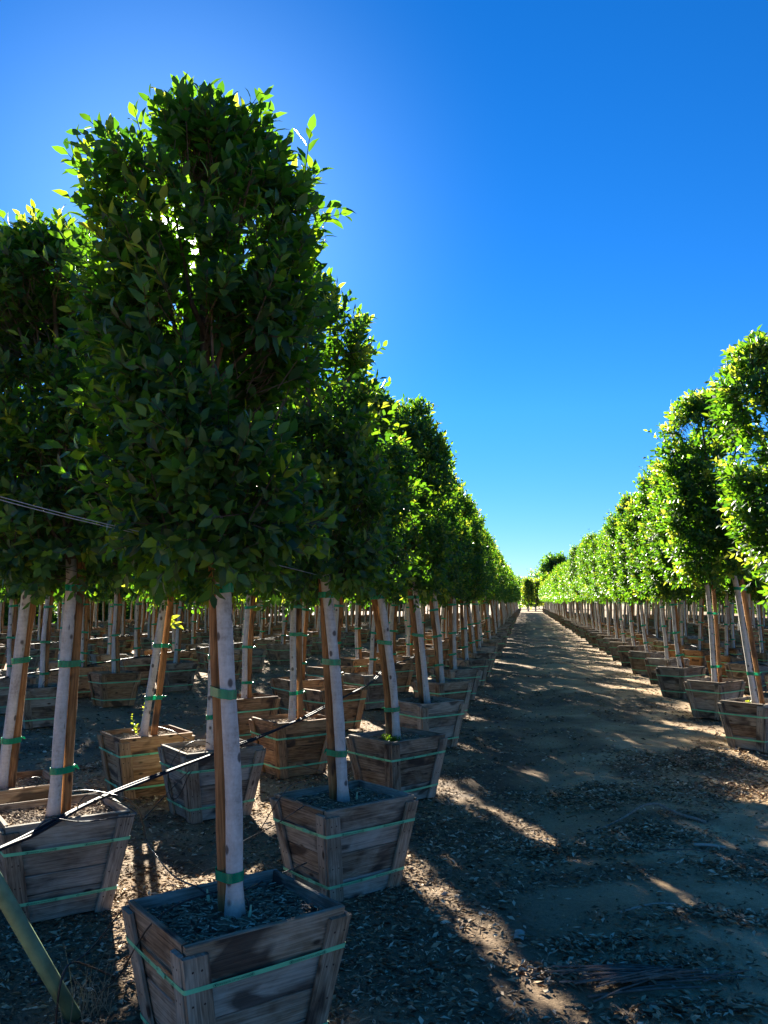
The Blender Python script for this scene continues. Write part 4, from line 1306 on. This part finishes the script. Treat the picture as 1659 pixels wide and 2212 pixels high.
tuft('sprout', [(loc(364, 1345, 7.52), (.4, -.2, 1), .05), (loc(368, 1352, 7.52), (.9, -.2, .4), .05)], F_.root, .075, (.9, 1), 5, 5)['label'] = 'bright yellow leaves high on the trunk'
wc = atz(848, 1602, SOIL_Z)
rr = random.Random(9)
ww = [(tuple(wc + Vector((rr.uniform(-.085, .05), rr.uniform(-.05, .04), 0))), (rr.uniform(-.5, .5), rr.uniform(-.5, .5), 1), rr.uniform(.02, .06)) for _ in range(46)]
tag(tuft('weed_clump', ww, None, .018, (.42, .66), 6, 6), 'low clump of green weeds on the soil of the third crate along the lane', 'weeds')
gy_ = atz(1622, 1520, SOIL_Z)
tag(tuft('weed_clump', [(tuple(gy_ + Vector((rr.uniform(-.05, .03), rr.uniform(-.03, .03), 0))), (rr.uniform(-.5, .5), rr.uniform(-.5, .5), 1), .03) for _ in range(12)], None, .02, (.85, 1), 8, 6), 'small yellow weed in the shaded crate at the right side', 'weeds')
# dry weed by the green pole
wb = atz(196, 2195, 0)
b = MB()
for k in range(26):
    a = rr.uniform(0, 6.28); s = wb + Vector((rr.gauss(0, .05), rr.gauss(0, .05), 0)); h = rr.uniform(.08, .26); o = rr.uniform(.02, .16)
    e = Vector((math.cos(a) * o, math.sin(a) * o, h))
    b.ring_tube([s, s + e * .5 + Vector((0, 0, .03)), s + e], [.0018, .0014, .0006], 4, cap=False)
tag(link('dry_weed', b.mesh('dry_weed', [M['drygrass']])), 'thin dry weed stalks at the foot of the green pole', 'weeds')

# ------------------------------------------------------------------ litter
def litter(name, n, area, dens, seed, size, detail_mix=True):
    r = np.random.default_rng(seed)
    out = []
    got = 0
    while got < n:
        m = n * 3
        y = area[2] * (area[3] / area[2]) ** r.random(m)
        x = area[0] + r.random(m) * (area[1] - area[0]) + SLOPE * y
        keep = r.random(m) < dens(x, y)
        out.append(np.stack([x[keep], y[keep]], 1)); got += int(keep.sum())
    XY = np.concatenate(out)[:n]
    return XY
PILES = [(atz(1390, 2085, 0), .42, .16), (atz(1560, 1985, 0), .55, .14), (atz(1330, 1830, 0), .35, .22), (atz(1420, 1800, 0), .5, .22), (atz(1210, 2090, 0), .3, .12), (atz(1480, 2180, 0), .4, .10),
         (atz(1290, 2030, 0), .35, .10), (atz(1140, 1830, 0), .35, .25), (atz(1600, 1880, 0), .4, .2), (atz(1300, 1720, 0), .8, .4), (atz(1600, 1700, 0), .8, .5), (atz(1500, 1640, 0), .9, .5)]
def dens(x, y):
    u = x - SLOPE * y
    c = vnoise(x, y, 21, .48) * .55 + vnoise(x, y, 22, 1.5) * .45
    d = np.clip((c - .44) * 4.5, 0.03, .8)
    edge = np.exp(-((u + .75) / .42) ** 2) * .45 + np.exp(-((u - 2.3) / .4) ** 2) * .5
    under = (u < -1.0) * .5 + (u > 2.7) * .5
    d = np.clip(d * .8 + edge + under, 0, 1)
    for p, rx, ry in PILES:
        d = np.maximum(d, .98 * np.exp(-((x - p.x) / rx) ** 2 - ((y - p.y) / ry) ** 2))
    return d
XY = np.concatenate([litter('a', 100000, (-4.5, 3.6, 2.6, 9.0), dens, 31, 1), litter('b', 48000, (-8, 7, 8.0, 34), dens, 32, 1)])
pl = []
r = np.random.default_rng(33)
for p, rx, ry in PILES:
    k = int(5200 * rx * ry) + 90
    pl.append(np.stack([p.x + r.normal(0, rx * .5, k), p.y + r.normal(0, ry * .5, k)], 1))
ring = []
for t in near + things:
    cx_, cy_ = (t.pos.x, t.pos.y) if t.meas else (t.x, t.y)
    if cy_ > 13: continue
    k = 260; an = r.random(k) * 6.283; rad_ = .30 + np.abs(r.normal(0, .13, k))
    ring.append(np.stack([cx_ + np.cos(an) * rad_, cy_ + np.sin(an) * rad_], 1))
XY = np.concatenate([XY] + ring)
nb = len(XY)
XY = np.concatenate([XY] + pl)
n = len(XY)
far = XY[:, 1] > 9
gzv = ground_z(XY[:, 0], XY[:, 1])
sz = np.where(r.random(n) < .35, .021, .0085) * (.6 + .8 * r.random(n)) * np.where(far, 1.4, 1.0)
sz[nb:] = .022 * (.6 + .8 * r.random(n - nb))
a = r.random(n) * 6.283
D = unit(np.stack([np.cos(a), np.sin(a), r.normal(0, .22, n)], 1))
Nn = unit(np.stack([r.normal(0, .4, n), r.normal(0, .4, n), np.ones(n)], 1)); Nn = unit(Nn - D * np.sum(Nn * D, 1, keepdims=True))
S = np.cross(D, Nn)
P = np.stack([XY[:, 0], XY[:, 1], gzv + .002 + r.random(n) * .007], 1)
P[nb:, 2] += r.random(n - nb) * .02
wd = (sz * (.22 + .25 * r.random(n)))[:, None]; ln = sz[:, None]
cu = (r.random(n) * .9)[:, None] * wd * 1.3
V = np.stack([P - D * ln, P - D * ln * .1 + S * wd + Nn * cu, P + D * ln + Nn * cu * .6, P - D * ln * .1 - S * wd + Nn * cu, P + Nn * .0], 1).reshape(-1, 3)
bq = np.arange(n)[:, None] * 5
TR = np.concatenate([bq + np.array([[0, 1, 4]]), bq + np.array([[1, 2, 4]]), bq + np.array([[2, 3, 4]]), bq + np.array([[3, 0, 4]])])
tn = np.clip(r.normal(.50, .23, n), 0, 1); tn[nb:] = np.clip(r.normal(.62, .2, n - nb), 0, 1)
tn = np.where(r.random(n) < .08, .95, tn)
tag(link('leaf_litter', np_mesh('leaf_litter', V, None, TR, [M['litter']], None, np.repeat(tn, 5)[:, None] * np.ones((1, 3)), smooth=False)), 'dry leaves and wood chips strewn over the dirt of the lane and rows', 'litter', kind='stuff')
k = 5200
r = np.random.default_rng(91)
py = 2.6 * (16 / 2.6) ** r.random(k); px_ = r.uniform(-3.5, 3.2, k) + SLOPE * py
ps = .0035 + .011 * r.random(k) ** 3
O6 = np.array([[1, 0, 0], [-1, 0, 0], [0, 1, 0], [0, -1, 0], [0, 0, .7], [0, 0, -.7]], float)
PV = np.stack([px_, py, ground_z(px_, py) + ps * .3], 1)[:, None, :] + O6[None] * ps[:, None, None] * r.uniform(.6, 1.25, (k, 6, 1))
an = r.random(k) * 6.28; ca, sa = np.cos(an)[:, None], np.sin(an)[:, None]
q = PV - PV.mean(1, keepdims=True); x_ = q[..., 0] * ca - q[..., 1] * sa; y_ = q[..., 0] * sa + q[..., 1] * ca
PV = PV.mean(1, keepdims=True) + np.stack([x_, y_, q[..., 2]], 2)
PT_ = np.concatenate([np.arange(k)[:, None] * 6 + np.array([t_]) for t_ in ((0, 2, 4), (2, 1, 4), (1, 3, 4), (3, 0, 4), (2, 0, 5), (1, 2, 5), (3, 1, 5), (0, 3, 5))])
tag(link('pebbles', np_mesh('pebbles', PV.reshape(-1, 3), None, PT_, [M['litter']], None, np.repeat(r.uniform(.35, .85, k), 6)[:, None] * np.ones((1, 3)), smooth=False)), 'small stones and clods scattered over the dirt', 'pebbles', kind='stuff')
# loose twigs among the leaves
b = MB(); rr = random.Random(77)
for k in range(420):
    y = 2.7 * (14 / 2.7) ** rr.random(); u = rr.uniform(-2.6, 3.0); x = u + SLOPE * y
    if float(dens(np.array([x]), np.array([y]))[0]) < rr.random() * .7: continue
    a = rr.uniform(0, 3.14); l = rr.uniform(.03, .16); z = gz(x, y) + .006
    p = Vector((x, y, z)); d = Vector((math.cos(a), math.sin(a), rr.uniform(-.02, .08)))
    t_ = rr.uniform(.05, .6)
    b.ring_tube([p - d * l, p + Vector((rr.uniform(-.012, .012), rr.uniform(-.012, .012), .004)), p + d * l], [.0028, .0022, .0012], 4, cap=False, tint=(t_, t_, t_))
tag(link('twig_litter', b.mesh('twig_litter', [M['litter']])), 'small twigs strewn among the dry leaves', 'litter', kind='stuff')

# ------------------------------------------------------------------ single things lying on the lane
def gpt(x, y, lift=0.0):
    p = atz(x, y, 0); p.z = gz(p.x, p.y) + lift; return p
path_obj('fallen_branch', [gpt(1262, 1789, .008), gpt(1286, 1788, .012), gpt(1310, 1783, .015), gpt(1343, 1774, .03), gpt(1362, 1768, .045), gpt(1381, 1760, .055), gpt(1405, 1756, .06), gpt(1427, 1756, .055), gpt(1449, 1761, .035), gpt(1477, 1766, .02), gpt(1506, 1771, .015), gpt(1525, 1774, .012)][::-1],
         .015, M['deadwood'], 'long crooked pale branch fallen across the lane', 'branch', None, 8, 1, .35)
path_obj('dead_stick', [gpt(1498, 1822, .012), gpt(1530, 1823, .014), gpt(1568, 1825, .012)], .013, M['paletwig'], 'short straight pale stick lying on the sandy track', 'stick', None, 8, 1, .7)
path_obj('dead_stick', [gpt(1420, 1844, .01), gpt(1455, 1845, .012), gpt(1490, 1842, .012), gpt(1528, 1843, .01)], .005, M['twig'], 'thin dark stick below the straight pale one', 'stick', None, 6, 1, .6)
path_obj('dead_stick', [gpt(1340, 1974, .01), gpt(1375, 1968, .014), gpt(1420, 1962, .02), gpt(1470, 1966, .02)], .006, M['paletwig'], 'thin pale stick poking out of the leaf drift', 'stick', None, 6, 1, .5)
path_obj('dead_stick', [gpt(1270, 2142, .015), gpt(1380, 2140, .02), gpt(1515, 2138, .012)], .007, M['twig'], 'dark straight stick under the heap of twigs', 'stick', None, 6, 1, .6)
path_obj('dead_stick', [gpt(1400, 2166, .015), gpt(1480, 2182, .015), gpt(1600, 2190, .012)], .006, M['twig'], 'dark thin stick low in the bottom right of the lane', 'stick', None, 6, 1, .6)
p = gpt(1652, 1785, .02)
b = MB(); b.plank(p + Vector((-.06, .02, -.01)), p + Vector((.10, -.02, 0)), p + Vector((-.055, -.03, -.012)), p + Vector((.1, -.06, 0)), (0, 0, 1), .018, 3, tint=(.8, .3, .3))
tag(link('wood_scrap', b.mesh('wood_scrap', [M['batten']])), 'pale sawn wood scrap at the right edge of the lane', 'wood scrap')
# curled piece of bark
p = gpt(1121, 2018, .012)
b = MB()
for k in range(6):
    a0, a1 = -1.0 + k * .36, -1.0 + (k + 1) * .36
    q = lambda a, s: p + Vector((math.sin(a) * .028 + s * .012, s * .052, .016 * math.cos(a) + .004 * math.sin(s * 9 + a)))
    for s0, s1 in ((-1, -.2), (-.2, .5), (.5, 1)):
        b.poly([q(a0, s0), q(a1, s0), q(a1, s1), q(a0, s1)], 0)
tag(link('bark_piece', b.mesh('bark_piece', [M['paletwig']], smooth=True)), 'curled pale piece of bark lying alone on the dark litter', 'bark')
# heap of twigs
c = gpt(1392, 2117)
b = MB(); rr = random.Random(5)
for k in range(64):
    o = Vector((rr.gauss(0, .10), rr.gauss(0, .035), rr.uniform(.008, .045)))
    a = rr.gauss(.12, .16); l = rr.uniform(.10, .24)
    d = Vector((math.cos(a), math.sin(a) * .9, rr.gauss(0, .05)))
    m = c + o + Vector((0, rr.uniform(-.012, .012), .010))
    t_ = rr.uniform(.1, .5)
    b.ring_tube([c + o - d * l, m, c + o + d * l], [.0040, .0034, .0018], 5, cap=False)
tag(link('twig_heap', b.mesh('twig_heap', [M['twig']])), 'raked heap of thin dark twigs on the lane', 'twig heap')

# ------------------------------------------------------------------ the far end of the lane
hx, hy_ = np.meshgrid(np.linspace(-400, 700, 60), np.linspace(330, 900, 30))
hz = 9.0 * np.clip((hy_ - 330) / 220, 0, 1) ** 1.3 * (.8 + .4 * vnoise(hx, hy_, 51, 130)) + 2.0 * (vnoise(hx, hy_, 52, 40) - .5) * np.clip((hy_ - 330) / 100, 0, 1) - .3
HV = np.stack([hx.ravel(), hy_.ravel(), hz.ravel()], 1)
ii = (np.arange(29)[:, None] * 60 + np.arange(59)[None, :]).ravel()
tag(link('hill', np_mesh('hill', HV, np.stack([ii, ii + 1, ii + 61, ii + 60], 1), mats=[M['hill']])), kind='structure')
def far_tree(name, x, ytop, ybot, Y, wpx, label, cat, seed, young, trunk_h, shoots=200, grp=None, size=.5):
    base = aty(x, 1310, Y); base.z = 0
    top = aty(x, ytop, Y).z; bot = max(.1, aty(x, ybot, Y).z)
    H = top - bot; Rr = wpx / 2 * Y / FD
    root = empty(name, base); tag(root, label, cat, grp)
    b = MB(); b.ring_tube([(0, 0, -.1), (.1, 0, bot + H * .3), (0, 0, bot + H * .75)], [Rr * .10 + .05, Rr * .08 + .04, .04], 7, cap=False)
    for k in range(5):
        b.ring_tube([(0, 0, bot + H * .1 * k), (Rr * .6 * math.cos(k * 2.4), Rr * .6 * math.sin(k * 2.4), bot + H * (.35 + .1 * k))], [.06, .02], 5, cap=False)
    link('trunk', b.mesh('trunk', [M['bark']]), root)
    cm = crown_mesh('crown', seed, H, Rr, shoots, 8, size, 0, young=young)
    link('crown', cm, root).location = (0, 0, bot)
    return root
GE = 'shrubs at the end of the lane'
far_tree('column_shrub', 1141, 1246, 1307, 130, 24, 'bright yellow green column shrub standing at the end of the lane', 'shrub', 61, .9, .2, 420, GE, .36)
far_tree('column_shrub', 1157, 1250, 1307, 133, 20, 'yellow green shrub just right of the brightest one at the lane end', 'shrub', 62, .7, .2, 380, GE, .36)
far_tree('column_shrub', 1174, 1256, 1306, 136, 22, 'shrub at the lane end close against the right row', 'shrub', 63, .8, .2, 320, GE, .36)
far_tree('column_shrub', 1124, 1252, 1306, 138, 24, 'darker shrub at the lane end close against the left row', 'shrub', 68, .2, .2, 320, GE, .4)
far_tree('broad_tree', 1201, 1192, 1262, 170, 56, 'dark round tree rising behind the right row near the lane end', 'tree', 64, .0, 3, 460, None, .75)
far_tree('broad_tree', 1157, 1230, 1285, 200, 34, 'thin pale tree on the skyline above the lane end', 'tree', 65, .25, 3, 150, None, .6)
far_tree('broad_tree', 1183, 1238, 1300, 165, 36, 'dark bush behind the shrubs at the lane end', 'bush', 66, .15, 1, 380, None, .6)
far_tree('broad_tree', 1112, 1244, 1300, 162, 40, 'dark bush at the end of the left row', 'bush', 67, .1, 1, 380, None, .6)
far_tree('broad_tree', 1140, 1262, 1302, 175, 44, 'low dark thicket behind the brightest shrub at the lane end', 'bush', 69, .1, 1, 380, None, .6)
